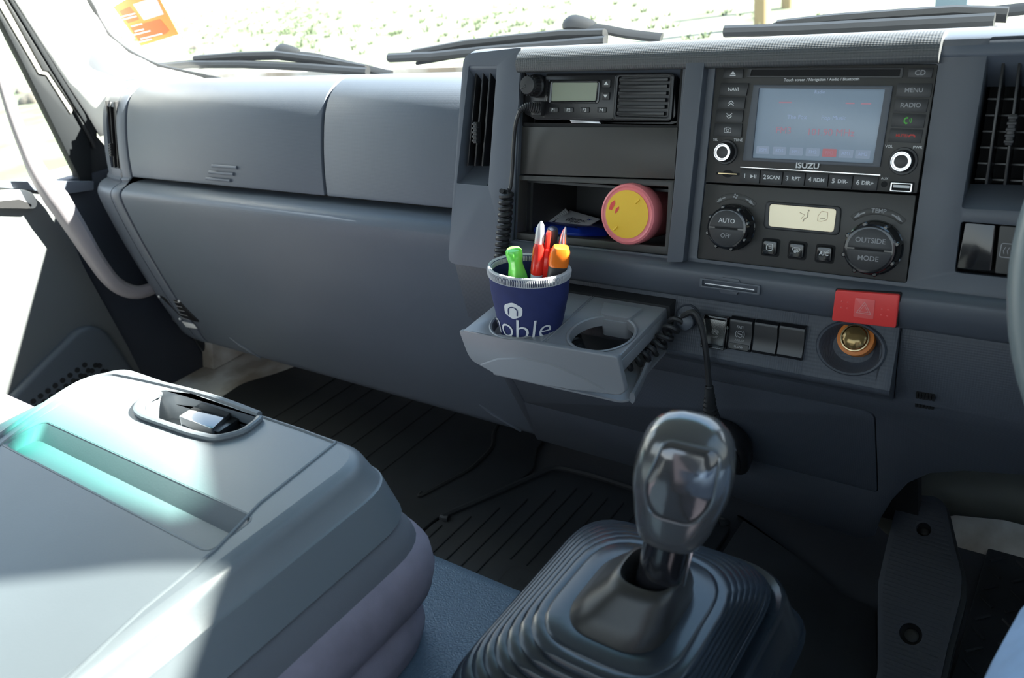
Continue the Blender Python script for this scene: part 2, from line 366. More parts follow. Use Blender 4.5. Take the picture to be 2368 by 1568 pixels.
dstrip([(-194, -300), (-186, -305), (8, 0), (96, 160), (110, 163), (166, 252), (160, 264), (103, 174), (86, 171), (0, 24)], -.02, .008, 'cream', 'frame_flange')
dstrip([(-186, -305), (-180, -308), (14, 0), (112, 162), (216, 325), (216, 345), (166, 254), (106, 165), (94, 163), (4, 0)], -.02, .012, 'seal', 'frame_seal')
dstrip([(-180, -308), (-172, -312), (24, 0), (216, 300), (216, 328), (110, 160), (12, 0)], -.02, .016, 'framegrey', 'pillar_edge')
dstrip([(150, 232), (214, 300), (300, 400), (300, 470), (186, 425)], -.03, -.004, 'seal', 'frame_corner')
b = MB(D); b.prism([(-.95, -.075), (.06, -.075), (-.12, .86), (-.95, .86)], -.030, -.026); b.build('window_2', M['glass'], kind='structure')
# pale grab bar
gp = [(-60, 60), (-30, 110), (0, 172), (30, 262), (60, 340), (92, 405), (130, 458), (176, 528), (218, 596), (254, 645), (285, 668), (318, 676), (352, 668)]
gr = [.009, .0095, .010, .012, .014, .019, .025, .022, .019, .018, .018, .018, .017]
P = [D @ Vector((*on(D, *p, .06), .06)) for p in gp]
rr = [x for i in range(len(gr) - 1) for x in [gr[i] + (gr[i + 1] - gr[i]) * j / 5 for j in range(5)]] + [gr[-1]]
b = MB(); b.tube(spline(P, 5), rr, 12, flat=.75)
solo(b, 'grab_bar', M['mauve'], 'pale mauve-grey curved bar running down past the passenger window to behind the dashboard', 'grab bar')
# dirty painted metal seen in the front corner of the footwell
b = MB(); b.loft([[(-1.50, .16, ZF - .004), (-1.50, .42, ZF - .004), (-1.50, .42, -.42), (-1.50, .22, -.42)], [(-1.545, .16, ZF - .004), (-1.545, .42, ZF - .004), (-1.545, .42, -.42), (-1.545, .22, -.42)]])
b.loft([[(x, .42, ZF - .004), (x, .26, ZF - .004), (x, .42, -.40)] for x in (-1.5, XR)])
b.box(-1.60, -1.595, .0, .45, -.68, -.12)  # extra outer sheet added to stop a light leak beside the door
b.build('wall_corner', M['paint'], kind='structure')

# ------------------------------------------------------------------ outside
b = MB(); b.box(-60, 60, -20, 90, -1.75, -1.7); b.build('ground', M['grass'], kind='structure')
def gpt(px, py, z=-1.7): return at(px, py, 2, z)
for i, (px, r_, h_, nm, mt, lb) in enumerate([((1762, 62), .13, 1.6, 'fence_post', 'wood', 'weathered wooden post standing in the grass, the thicker one with its whole foot in view'),
                                          ((1822, 18), .12, 1.4, 'fence_post', 'wood', 'short brown wooden post further back in the grass beside the thicker post')]):
    p = gpt(*px); b = MB(); b.lathe(p - Vector((0, 0, .02)), [(r_, 0), (r_ * .97, h_ * .6), (r_ * .9, h_), (r_ * .6, h_ + .03)], 14)
    solo(b, nm, M[mt], lb, 'post', group='wooden posts outside the windscreen')
p = gpt(2200, 62); b = MB(); b.box(p.x - .2, p.x + .2, p.y - .2, p.y + .2, -1.72, 1.2, .02); b.box(p.x - .26, p.x + .26, p.y - .26, p.y + .26, -1.72, -1.55, .02)
solo(b, 'concrete_pillar', M['bluepost'], 'pale blue-grey square pillar outside, behind the right wiper', 'pillar')
for i, (px, s_) in enumerate([((455, 112), .20), ((500, 100), .14), ((425, 88), .12)]):
    bm = bmesh.new(); bmesh.ops.create_icosphere(bm, subdivisions=3, radius=s_)
    c = gpt(*px)
    for v in bm.verts: v.co *= 1 + .22 * math.sin(v.co.x * 17 + i) * math.cos(v.co.y * 13 + 2 * i) ; v.co.z *= .6; v.co += c
    b = MB(); b.bm(bm)
    solo(b, 'rock', M['rock'], ['brown rock in the grass above the passenger wiper, largest of three', 'small brown rock to the side of the largest rock outside', 'small rock nearest the orange sticker, outside'][i], 'rock', group='rocks beyond the windscreen')
for i, (px, s_) in enumerate([((85, 235), .32), ((62, 212), .22)]):
    bm = bmesh.new(); bmesh.ops.create_icosphere(bm, subdivisions=3, radius=s_); c = gpt(*px)
    for v in bm.verts: v.co *= 1 + .25 * math.sin(v.co.x * 9 + i) * math.cos(v.co.y * 8 + 2 * i); v.co.z *= .7; v.co += c
    b = MB(); b.bm(bm); solo(b, 'rock', M['rock'], ['brown rock seen through the passenger door window, nearer one', 'brown rock seen through the passenger door window, farther one'][i], 'rock', group='rocks beyond the passenger window')
bm = bmesh.new()
for k in range(420):
    px = random.choice([random.gauss(560, 120), random.gauss(690, 50), random.gauss(1080, 220), random.uniform(0, 2368)]); py = random.gauss(55, 32)
    if py < -60: continue
    c = gpt(px, min(py, 125))
    if any((c - gpt(*q)).length < .55 for q in ((1762, 62), (1822, 18), (2200, 62), (455, 112), (500, 100), (425, 88))): continue
    h = random.uniform(.05, .16); a = random.uniform(0, 6.28); w = .03
    for q in range(5):
        a2 = a + q * 1.26; dx, dy = math.cos(a2), math.sin(a2); x = c.x + dx * .05; y = c.y + dy * .05
        v = [bm.verts.new((x - dy * w, y + dx * w, -1.7)), bm.verts.new((x + dy * w, y - dx * w, -1.7)), bm.verts.new((x + dx * .10, y + dy * .10, -1.7 + h))]; bm.faces.new(v)
M['tuft'] = MT('grass_tuft', (.08, .11, .05), .9)
b = MB(); b.bm(bm); b.build('grass_tufts', M['tuft'], label='low green grass and weeds growing on the ground outside', cat='grass', kind='stuff')
# ------------------------------------------------------------------ dashboard
dash = thing('dashboard', 'grey-blue plastic truck dashboard running across the cab with vents and storage bays', 'dashboard', WLD, (-.4, .05, -.5))
def extr(b, prof, xs, bev=.002, mi=0, back=None):
    """solid running across the cab: prof is the front line (Y, Z), closed behind it"""
    bk = back or [(prof[-1][0] + .02, prof[-1][1]), (prof[0][0] + .02, prof[0][1])]
    ring = list(prof) + bk; bm = bmesh.new(); R_ = []
    for x in xs:
        x, oy = (x if isinstance(x, tuple) else (x, 0)); R_.append([bm.verts.new((x, y + oy, z)) for y, z in ring])
    n = len(ring)
    for i in range(len(R_) - 1):
        for j in range(n): bm.faces.new((R_[i][j], R_[i][(j + 1) % n], R_[i + 1][(j + 1) % n], R_[i + 1][j]))
    bm.faces.new(R_[0]); bm.faces.new(R_[-1][::-1]); b.bm(bm, mi, bev, ang=50)
def sm(pts, n=4): return [(p.x, p.y) for p in spline([(a, c, 0) for a, c in pts], n)]
UP = sm([(.054, -.096), (.060, -.06), (.070, -.02), (.084, .02), (.100, .047), (.122, .064), (.150, .072), (.20, .066), (.30, .035)])
LO = sm([(.050, -.106), (.034, -.109), (.022, -.116), (.017, -.130), (.021, -.17), (.034, -.25), (.058, -.36), (.083, -.45), (.096, -.49), (.112, -.503)])
b = MB(); extr(b, UP, [-1.372, -.802], .0025, back=[(.33, .03), (.30, -.02), (.12, -.09)]); lid = b.build('upper_lid', M['dash'], dash)
def upz(z):
    for (y0, z0), (y1, z1) in zip(UP, UP[1:]):
        if z0 <= z <= z1: return y0 + (y1 - y0) * (z - z0) / (z1 - z0)
b = MB()
for k, (px, py) in enumerate([(524, 384), (519, 398), (514, 412)]):
    p = at(px, py, 1, .063)
    b.tube([(p.x - .036, upz(p.z) - .0012, p.z), (p.x + .036, upz(p.z) - .0012, p.z)], .0030, 8)
b.build('embossed_bars', M['dash_s'], lid)
b = MB(); extr(b, UP, [-.796, -.44], .0025, back=[(.33, .03), (.30, -.02), (.12, -.09)]); b.build('upper_panel', M['dash'], dash)
b = MB(); b.box(-1.40, -.44, .078, .30, -.113, -.085); b.build('inner_frame', M['matt'], dash)
b = MB(); extr(b, LO, [-1.372, -.474], .0025, back=[(.30, -.50), (.30, -.11)]); low = b.build('lower_panel', M['dash_low'], dash)
# finger notches in the lower edge
for px in [(575, 815), (1165, 962)]:
    p = at(*px, 1, .090); b = MB()
    b.tube([(p.x - .045, .085, -.452), (p.x - .02, .0885, -.468), (p.x + .01, .094, -.484), (p.x + .025, .099, -.496)], [.002, .004, .004, .002], 8); b.build('notch_edge', M['dash_s'], low)
# rounded end with its own vent
b = MB(); bk = [(.30, -.50), (.30, .035)]; full = LO[::-1] + [(.048, -.100)] + UP
iv = [i for i, (y, z) in enumerate(full) if -.088 <= z <= .040 and i > len(LO) and y < .2]; i0, i1 = iv[0], iv[-1]
extr(b, full, [-1.378, (-1.395, -.003), (-1.406, -.003)], .003, back=bk)
extr(b, full, [(-1.450, .002), (-1.475, .008), (-1.498, .022), (-1.513, .045), (-1.520, .075)], .003, back=bk)
extr(b, full[:i0 + 1], [(-1.406, -.003), (-1.450, .002)], 0, back=[(.30, full[i0][1]), (.30, -.5)])
extr(b, full[i1:], [(-1.406, -.003), (-1.450, .002)], 0, back=[(.30, .02)])
endp = b.build('end_panel', M['dash_s'], dash)
VE = tilt((-1.428, .076, -.02), .10, .34)
def vent(parent, F, quad, z, ns, slpos, depth=.05, th=.0012, nm='air_vent'):
    tl, tr, br, bl = quad; t = MB(F); t.prism([bl, br, tr, tl], z - depth - .002, z - depth)
    v_ = t.build(nm, M['matt'], parent)
    for k in range(ns):
        f_ = (k + 1) / (ns + 1); a = (tl[0] + (tr[0] - tl[0]) * f_, tl[1] + (tr[1] - tl[1]) * f_); c = (bl[0] + (br[0] - bl[0]) * f_, bl[1] + (br[1] - bl[1]) * f_)
        t = MB(F); t.prism([(a[0] - th, a[1]), (c[0] - th, c[1]), (c[0] + th, c[1]), (a[0] + th, a[1])], z - .035, z - .008, .0005); t.build('slat', M['black'], v_)
        if k == slpos[0]:
            x = a[0] + (c[0] - a[0]) * slpos[1]; y = a[1] + (c[1] - a[1]) * slpos[1]; t = MB(F); t.box(x - .0028, x + .0028, y - .013, y + .013, z - .012, z - .002, .001)
            for q in range(5): t.box(x - .0036, x + .0036, y - .011 + q * .005, y - .0085 + q * .005, z - .006, z - .0005, .0005)
            t.build('slider', M['dark'], v_)
    return v_
for k in range(1): vent(endp, VE, [(-.022, .066), (.022, .066), (.022, -.064), (-.022, -.064)], .01, 2, (0, .72), .04)
b = MB(); b.loft([[(x, .088, .046), (x, .050, -.098), (x, .062, -.085), (x, .110, .046)] for x in (-1.410, -1.404)]); b.loft([[(x, .094, .046), (x, .058, -.098), (x, .12, -.085), (x, .14, .046)] for x in (-1.452, -1.448)]); b.build('vent_cheeks', M['dark'], endp)
# data plate and white sticker low on the end panel
def loy(z):
    for (y0, z0), (y1, z1) in zip(LO, LO[1:]):
        if z1 <= z <= z0: return y0 + (y1 - y0) * (z - z0) / (z1 - z0)
    return .11
Q = tilt((-1.44, loy(-.40) - .0005, -.40), -.227, .95)
b = MB(Q); q = ons(Q, [(369, 685), (414, 697), (459, 745), (424, 738)], .002); b.prism(q, 0, .002, .0004)
cx_, cy_ = sum(p[0] for p in q) / 4, sum(p[1] for p in q) / 4
for k in range(5): b.line([(cx_ - .018, cy_ + .022 - k * .012), (cx_ + .016, cy_ + .022 - k * .012)], .002, .0023, 1)
for px in [(368, 686), (414, 696), (416, 738)]: u, v = on(Q, *px, .002); b.lathe((u, v, .001), [(.003, 0), (.003, .0025), (.001, .0035)], 10, 2)
pl_ = b.build('data_plate', [M['black'], M['greyp'], M['white']], endp)
b = MB(Q); b.prism(ons(Q, [(420, 744), (447, 750), (456, 761), (430, 757)], .002), 0, .0015, .0003); b.build('white_sticker', M['white'], endp)

# ---- centre stack housing
b = MB(S); q = ons(S, [(1072, 125), (1205, 110), (1180, 630), (1036, 608)], .006)
hole = ons(S, [(1084, 152), (1149, 152), (1129, 430), (1056, 424)], .006)
b.prism(rpoly(q, [.014, .001, .001, .012], 5), -.15, .006, .005, holes=[rpoly(hole, .002)], seg=3); vp = b.build('vent_panel', M['dash_s'], dash)
hq = ons(S, [(1084, 152), (1149, 152), (1130, 385), (1062, 383)], .0)
b = MB(S); s0 = ons(S, [(1062, 383), (1130, 385), (1129, 430), (1056, 424)], 0)
b.loft([[(s0[0][0], s0[0][1], -.03), (s0[3][0], s0[3][1], .004), (s0[3][0], s0[3][1], -.04)], [(s0[1][0], s0[1][1], -.03), (s0[2][0], s0[2][1], .004), (s0[2][0], s0[2][1], -.04)]])
b.build('vent_scoop', M['dash_s'], vp)
b = MB(S); b.prism(ons(S, [(1082, 150), (1150, 150), (1148, 165), (1084, 165)], 0), -.06, -.002, .001); b.build('vent_lintel', M['dash_s'], vp); vent(vp, S, hq, .006, 3, (1, .66))
fA = ons(S, [(1206, 160), (1580, 155), (1546, 592), (1190, 554)], .004)
fB = ons(S, [(1655, 150), (2170, 148), (2097, 655), (1611, 598)], .004)
fC = ons(S, [(2290, 85), (2440, 78), (2400, 490), (2223, 482)], .004)
fD = ons(S, [(2222, 512), (2450, 530), (2435, 655), (2207, 630)], .004)
b = MB(S); b.prism([(-.361, -.102), (.80, -.102), (.80, .118), (-.361, .118)], -.025, .004, .002, holes=[rpoly(h, .003) for h in (fA, fB, fC, fD)])
hs = b.build('stack_housing', M['stack'], dash)
b = MB(S); b.box(-.36, .80, -.102, .115, -.15, -.14); b.box(-.36, .80, .108, .115, -.14, -.025); b.box(-.36, .80, -.10, -.097, -.14, -.025)
for x in (-.36, -.153, -.118, .092, .12, .78): b.box(x, x + .004, -.10, .115, -.14, -.025)
b.build('housing_core', M['dark'], dash)
b = MB(S); bd = sm([(-.100, .004), (-.1035, .009), (-.110, .0125), (-.124, .011), (-.137, .004), (-.1405, -.002)], 5)
ring = bd + [(-.1405, -.06), (-.100, -.06)]
b.loft([[(x, v, n) for v, n in ring] for x in (-.365, .80)]); band = b.build('lower_band', M['stack'], dash)
b = MB(); tp = sm([(.022, .108), (.026, .117), (.036, .1235), (.06, .125), (.13, .112), (.24, .078), (.33, .04)], 4)
extr(b, [(y, z - .006) for y, z in tp], [-.445, .80], .002, back=[(.32, .03), (.05, .07)]); b.build('top_deck', M['dash_s'], dash)
# dimpled pad across the top
b = MB(S); pf = sm([(.0985, .004), (.0985, .012), (.102, .0155), (.110, .0165), (.118, .013), (.125, .004), (.128, -.01), (.128, -.04)], 4)
b.loft([[(x, v, n) for v, n in pf + [(.110, -.04), (.1, 0)]] for x in (-.358, .091)]); b.build('trim_pad', M['pad'], dash)
# rib between the two bays
b = MB(S); b.prism(rpoly(ons(S, [(1598, 143), (1640, 143), (1590, 604), (1553, 604)], .004), .002), -.01, .016, .006, seg=4); b.build('centre_rib', M['stack'], dash)
# right vent and scoop
vr = vent(hs, S, [fC[0], fC[1], (fC[2][0], fC[2][1] + .021), (fC[3][0] + .001, fC[3][1] + .021)], .004, 3, (1, .62))
b = MB(S); s0 = ons(S, [(2228, 428), (2400, 432), (2396, 488), (2223, 482)], 0)
b.loft([[(s0[0][0], s0[0][1], -.03), (s0[3][0], s0[3][1], .003), (s0[3][0], s0[3][1], -.04)], [(s0[1][0], s0[1][1], -.03), (s0[2][0], s0[2][1], .003), (s0[2][0], s0[2][1], -.04)]]); b.build('vent_scoop', M['dash_s'], hs)
b = MB(S)
for k in range(9): b.box(fC[3][0] + .002, fC[1][0], fC[3][1] + .024 + k * .014, fC[3][1] + .0255 + k * .014, -.045, -.035)
b.build('vent_vanes', M['black'], vr)
# ---- left bay insert: surround, blank panel, storage cubby
blank = ons(S, [(1200, 293), (1567, 295), (1559, 414), (1191, 402)], -.002)
b = MB(S); b.prism(rpoly(blank, .001), -.02, -.002, .0008); b.build('blank_panel', M['bezel'], dash)
so_ = ons(S, [(1191, 405), (1559, 417), (1545, 590), (1186, 552)], 0); si = ons(S, [(1201, 417), (1545, 432), (1537, 570), (1196, 538)], 0)
b = MB(S); b.prism(so_, -.02, 0, .001, holes=[si]); bay = b.build('storage_frame', M['bezel'], dash)
b = MB(S); t0 = .0015
x0, x1 = si[0][0], si[1][0]; y0, y1 = si[3][1], si[0][1]
b.box(x0 - t0, x0, y0 - .002, y1, -.13, -.018); b.box(x1, x1 + t0, y0 - .002, y1, -.13, -.018); b.box(x0, x1, y1 - .003, y1, -.13, -.018); b.box(x0, x1, y0 - .0035, y0 - .001, -.13, -.018); b.box(x0, x1, y0 - .003, y1, -.135, -.13)
b.build('storage_bin', M['dark'], bay)
b = MB(S); rb = ons(S, [(1206, 158), (1580, 155), (1569, 293), (1200, 291)], 0)
b.prism([rb[3], rb[2], rb[1], rb[0]], -.10, -.098)
b.prism([rb[3], (rb[3][0] + .004, rb[3][1]), (rb[0][0] + .004, rb[0][1]), rb[0]], -.10, -.002); b.prism([(rb[2][0] - .003, rb[2][1]), rb[2], rb[1], (rb[1][0] - .003, rb[1][1])], -.10, -.001); b.box(rb[3][0], rb[2][0], rb[3][1] - .001, rb[3][1] + .004, -.10, -.004)
b.build('radio_bay', M['matt'], dash)
# ---- switch strip and lower panels under the stack
b = MB()
pr = sm([(-.016, -.130), (-.0215, -.142)], 2) + sm([(-.0225, -.1455), (-.040, -.1965), (-.0425, -.203), (-.040, -.210), (-.030, -.217), (-.024, -.2245)], 5)
extr(b, [(-.028, -.134), (-.025, -.17), (-.019, -.225)], [-.47, -.305], .001, back=[(.12, -.224), (.12, -.15)]); extr(b, pr, [-.30, .000], .0015, back=[(.12, -.224), (.12, -.15)]); extr(b, pr, [.072, .086], .0015, back=[(.12, -.224), (.12, -.15)])
LU, LV = on(K, 1967, 805, 0); ev = [(LU + .0335 * math.cos(t), LV + .0275 * math.sin(t)) for t in [k * math.tau / 40 for k in range(40)]]
kt = [(K.inverted() @ Vector((0, y, z))) for y, z in ((-.0225, -.1455), (-.040, -.1965))]
b.prism([(0, kt[1].y), (.072, kt[1].y), (.072, kt[0].y), (0, kt[0].y)], -.012, kt[0].z, 0, holes=[ev], F=K)
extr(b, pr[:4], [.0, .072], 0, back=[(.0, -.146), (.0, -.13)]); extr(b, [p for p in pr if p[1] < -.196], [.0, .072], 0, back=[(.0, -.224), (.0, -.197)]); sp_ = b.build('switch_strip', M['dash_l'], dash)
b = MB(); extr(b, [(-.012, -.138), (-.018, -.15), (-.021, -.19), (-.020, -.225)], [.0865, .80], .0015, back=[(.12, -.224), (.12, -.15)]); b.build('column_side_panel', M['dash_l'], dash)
def lw(y): return (L.inverted() @ Vector((0, 0, 0))).z
out = ons(L, [(1130, 858), (1245, 1018), (1600, 1118), (1990, 1248), (2022, 1240), (2036, 1200), (2062, 1158), (2100, 1118), (2150, 1096), (2230, 1090), (2368, 1100)], 0)
topv = -.010
outl = [(-.47, topv), (-.47, out[1][1])] + out[2:] + [(.80, out[-1][1]), (.80, topv)]
cov = ons(L, [(1500, 851), (2000, 950), (2030, 962), (2036, 990), (2030, 1140), (2000, 1142), (1720, 1072), (1300, 966)], 0)
covL = [(-.455, cov[0][1])] + cov[:6] + [(-.455, cov[5][1])]
g = rpoly([(-.452, cov[0][1]), (cov[1][0] + .01, cov[1][1]), (cov[4][0], cov[4][1]), (-.452, cov[4][1])], [.001, .012, .008, .001], 5)
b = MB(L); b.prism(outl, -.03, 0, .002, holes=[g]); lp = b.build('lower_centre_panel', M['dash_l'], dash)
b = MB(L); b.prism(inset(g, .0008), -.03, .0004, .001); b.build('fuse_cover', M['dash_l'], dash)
b = MB(L); b.box(-.47, .1, out[1][1] - .003, topv, -.05, -.031); b.build('panel_backing', M['matt'], dash)
b = MB(L)
for r_ in range(2):
    for c_ in range(6):
        u, v = on(L, 2122 + c_ * 7.5 - r_ * 2, 912 + r_ * 20 + c_ * 1.2, 0); b.box(u - .0011, u + .0011, v - .0034, v + .0034, -.001, .0028)
b.build('vent_slots', M['matt'], lp)
# under-dash duct seen below the driver's side
b = MB(); b.tube([at(2040, 1190, 1, .16), at(2110, 1150, 1, .20), at(2200, 1130, 1, .22), at(2330, 1140, 1, .22), at(2500, 1180, 1, .22)], .035, 14); b.build('air_duct', MT('duct', (.10, .10, .085), .6), dash)
# steering column cover
b = MB(); c0 = Vector((.40, -.12, -.02)); ax_ = Vector((0, .86, -.5)).normalized()
b.lathe(c0, [(.055, -.02), (.068, .0), (.085, .08), (.10, .16), (.11, .20)], 24, ax=ax_, sy=1.2); b.build('steering_column_cover', M['dark'], dash)
# ------------------------------------------------------------------ two-way radio in the top of the left bay
def mid(q): return (sum(p[0] for p in q) / len(q), sum(p[1] for p in q) / len(q))
def quad(F, pts, h, z0, b=.0006, r=.001, mi=0, mb=None):
    q = rpoly(ons(F, pts, h), r, 3); mb.prism(q, z0, h, b, mi=mi); return mid(q)
H = .001
o_ = on(S, 1400, 285, H)
rad = thing('two_way_radio', 'black two-way radio with pale display and ribbed speaker, in the top of the left bay', 'radio', S, (o_[0], o_[1], H))
b = MB(S); quad(S, [(1212, 186), (1262, 182), (1262, 170), (1550, 168), (1560, 176), (1562, 268), (1552, 280), (1240, 277), (1212, 262)], H - .004, -.09, .002, .003, mb=b)
b.prism(rpoly(ons(S, [(1564, 176), (1574, 182), (1572, 280), (1556, 287), (1300, 284), (1552, 283)], -.02), .002), -.09, -.02)
b.build('radio_body', M['black'], rad)
b = MB(S); quad(S, [(1262, 174), (1424, 172), (1418, 276), (1256, 274)], H, H - .008, .0012, .003, mb=b); face = b.build('front_face', M['black'], rad)
b = MB(S); q = rpoly(ons(S, [(1268, 184), (1388, 184), (1384, 240), (1262, 240)], H + .0012), .004); b.prism(q, H - .002, H + .0012, .0006, holes=[rpoly(ons(S, [(1277, 191), (1382, 191), (1377, 233), (1274, 234)], H + .0012), .0015)])
b.build('display_frame', M['gloss'], rad)
b = MB(S); b.prism(rpoly(ons(S, [(1277, 191), (1382, 191), (1377, 233), (1274, 234)], H), .0015), H - .002, H + .0004); b.build('display', M['lcd'], rad)
for px, up in (((1402, 193), 1), ((1400, 222), -1)):
    u, v = on(S, *px, H + .002); b = MB(S); b.prism(rrect(u - .0050, u + .0050, v - .0042, v + .0042, .0012), H - .002, H + .002, .0008)
    b.flat([(u - .0028, v - .0015 * up), (u + .0028, v - .0015 * up), (u, v + .0022 * up)][::up], H + .0023, 1); b.build('arrow_button', [M['dark'], M['white']], rad)
for k, (px, py) in enumerate([(1280, 254.5), (1315, 254.5), (1352, 254.5), (1391, 254.5)]):
    u, v = on(S, px, py, H + .0015); b = MB(S); b.prism(rrect(u - .0062, u + .0058, v - .0027, v + .0030, .0012), H - .002, H + .0015, .0006)
    b.text('P%d' % (k + 1), u - .0002, v, .0052, H + .0017, 1, bold=.00004); b.build('preset_button', [M['dark'], M['white']], rad)
b = MB(S); gq = ons(S, [(1430, 177), (1550, 176), (1543, 271), (1423, 268)], H)
b.prism(rpoly(gq, .003), H - .010, H - .0035); gx0 = gq[0][0] + .002; gx1 = gq[1][0] - .002
for k in range(6):
    yy = gq[0][1] - .0035 - k * (gq[0][1] - gq[3][1] - .0065) / 5
    b.prism(rrect(gx0 - .001 * k / 5, gx1 - .002 * k / 5, yy - .0020, yy + .0020, .001), H - .006, H + .001, .0011)
b.prism(rpoly(ons(S, [(1422, 171), (1560, 170), (1552, 280), (1416, 277)], H), .004), H - .008, H + .0002, .0008, holes=[rpoly(gq, .003)]); b.build('speaker_grille', M['black'], rad)
u, v = on(S, 1238, 199, 0); b = MB(S); b.lathe((u, v, -.004), [(.0132, 0), (.0132, .006), (.0118, .0075), (.0112, .0085), (.0106, .020), (.0098, .0215), (.002, .0222)], 32)
for k in range(18):
    a = k * math.tau / 18; b.lathe((u + .0110 * math.cos(a), v + .0110 * math.sin(a), .0015), [(.0008, 0), (.0008, .013)], 6)
b.prism([(u - .0008, v - .002), (u - .009, v - .005), (u - .0095, v - .0035), (u - .002, v + .001)], .0165, .0185, .0003); b.build('volume_knob', M['dark'], rad)
# plug of the microphone lead
b = MB(); pp = [S @ Vector((*on(S, *p, n), n)) for p, n in [((1248, 250), .006), ((1236, 249), .011), ((1222, 247), .016), ((1210, 250), .020), ((1201, 258), .022)]]
P = spline(pp, 6); rs = [(.0085 - .0045 * i / (len(P) - 1)) * (1.0 if i % 2 else .84) for i in range(len(P))]
b.tube(P, rs, 12, flat=.8); b.add([], []); b.box(*[x for x in (on(S, 1232, 265, .004)[0], on(S, 1256, 265, .004)[0], on(S, 1240, 268, .004)[1], on(S, 1240, 234, .004)[1])], -.004, .008, .002, F=S); b.build('lead_plug', M['rubber'], rad)
b = MB(S); u, v = on(S, 1355, 282, -.004); b.prism([(u - .020, v - .0012), (u + .020, v - .0016), (u + .017, v + .0016), (u - .022, v + .0018)], -.012, -.004, .0003); b.build('mounting_strip', M['satin'], rad)

# ------------------------------------------------------------------ touch-screen stereo
H = .0035
o_ = on(S, 1890, 440, 0)
st = thing('car_stereo', 'charcoal touch-screen car stereo with button columns and two silver-ringed knobs, above the climate panel', 'stereo', S, (o_[0], o_[1], 0))
b = MB(S); b.prism(rpoly(ons(S, [(1656, 151), (2169, 149), (2120, 447), (1631, 421)], .002), .0015), -.10, .002, .0008)
b.build('fascia', M['bezel'], st)
def btn(px, label, size=.0048, mat='white', name='button', par=None, h=H, base='dark', extra=None, sx=1.0, bold=.00006, r=.0005):
    b = MB(S); c = quad(S, px, h, 0, .0006, r, mb=b)
    if label: b.text(label, c[0], c[1], size, h + .0002, 1, sx=sx, bold=bold)
    if extra: extra(b, c, h + .0002)
    return b.build(name, [M[base], M[mat]], par or st)
def tri(b, c, z): b.flat([(c[0] - .003, c[1] - .0006), (c[0] + .003, c[1] - .0006), (c[0], c[1] + .0026)], z, 1); b.box(c[0] - .003, c[0] + .003, c[1] - .0022, c[1] - .0012, z - .0001, z, mi=1)
def chev(sg):
    def f(b, c, z):
        for d in (0, .0024): b.line([(c[0] - .003, c[1] + sg * (d - .0028)), (c[0], c[1] + sg * (d - .0002)), (c[0] + .003, c[1] + sg * (d - .0028))], .0008, z, 1)
    return f
def camicon(b, c, z):
    b.line([(c[0] - .0034, c[1] - .0024), (c[0] + .0034, c[1] - .0024), (c[0] + .0034, c[1] + .0018), (c[0] + .0014, c[1] + .0018), (c[0] + .001, c[1] + .0028), (c[0] - .001, c[1] + .0028), (c[0] - .0014, c[1] + .0018), (c[0] - .0034, c[1] + .0018)], .0005, z, 1, closed=True)
    b.line(circ(c[0], c[1] - .0004, .0013, 14), .0005, z, 1, closed=True)
def phone(b, c, z):
    b.line([(c[0] - .0012, c[1] + .003), (c[0] - .003, c[1] + .0012), (c[0] - .003, c[1] - .0012), (c[0] - .0012, c[1] - .003)], .0012, z, 1)
    for s_ in (-1, 1): b.box(c[0] - .0018, c[0] - .0002, c[1] + s_ * .0024 - .0007, c[1] + s_ * .0024 + .0007, z - .0001, z, mi=1)
    for r_ in (.0016, .0030): b.line([(c[0] + r_ * math.cos(a), c[1] + r_ * math.sin(a)) for a in (-.7, -.35, 0, .35, .7)], .0006, z, 1)
def mute(b, c, z):
    b.text('MUTE/', c[0] - .0028, c[1], .0036, z, 1, bold=.00008)
    b.line([(c[0] + .0028, c[1] - .001), (c[0] + .0042, c[1] + .0008), (c[0] + .0070, c[1] + .0008), (c[0] + .0084, c[1] - .001)], .0014, z, 1)
btn([(1674, 160), (1718, 160), (1717, 181), (1671, 181)], None, extra=tri, name='eject_button')
btn([(2102, 158), (2158, 157), (2154, 180), (2099, 179)], 'CD', .0062, 'greyp', bold=.0001)
b = MB(S); b.prism(rpoly(ons(S, [(1729, 157), (2090, 156), (2086, 180), (1726, 179)], .003), .001), .001, .003, .0006, holes=[ons(S, [(1738, 161), (2083, 160), (2080, 176), (1735, 175)], .003)]); b.build('disc_slot_frame', M['dark'], st)
b = MB(S); b.prism(ons(S, [(1738, 161), (2083, 160), (2080, 176), (1735, 175)], .001), .0015, .0023); b.build('disc_slot', M['matt'], st)
b = MB(S); u, v = on(S, 1898, 184, .0022); b.text('Touch screen / Navigation / Audio / Bluetooth', u, v, .0038, .0023, bold=.00005, sx=.98); b.build('caption', M['white'], st)
btn([(1667, 192), (1731, 192), (1725, 222), (1662, 221)], 'NAVI', .0050)
btn([(1662, 224), (1724, 225), (1720, 252), (1658, 251)], None, extra=chev(1))
btn([(1657, 254), (1719, 255), (1716, 283), (1654, 282)], None, extra=chev(-1))
btn([(1653, 285), (1716, 286), (1714, 317), (1650, 314)], None, extra=camicon)
btn([(2076, 193), (2157, 193), (2151, 225), (2071, 224)], 'MENU', .0056, 'greyp')
btn([(2070, 228), (2148, 229), (2141, 260), (2066, 258)], 'RADIO', .0056, 'greyp')
btn([(2065, 262), (2141, 264), (2135, 296), (2060, 293)], None, extra=phone, mat='greenp')
btn([(2059, 297), (2134, 300), (2128, 331), (2053, 328)], None, extra=mute, mat='redp')
b = MB(S); fo = ons(S, [(1742, 196), (2064, 198), (2034, 387), (1716, 371)], .005); fi = ons(S, [(1757, 204), (2048, 207), (2020, 378), (1741, 365)], .0015)
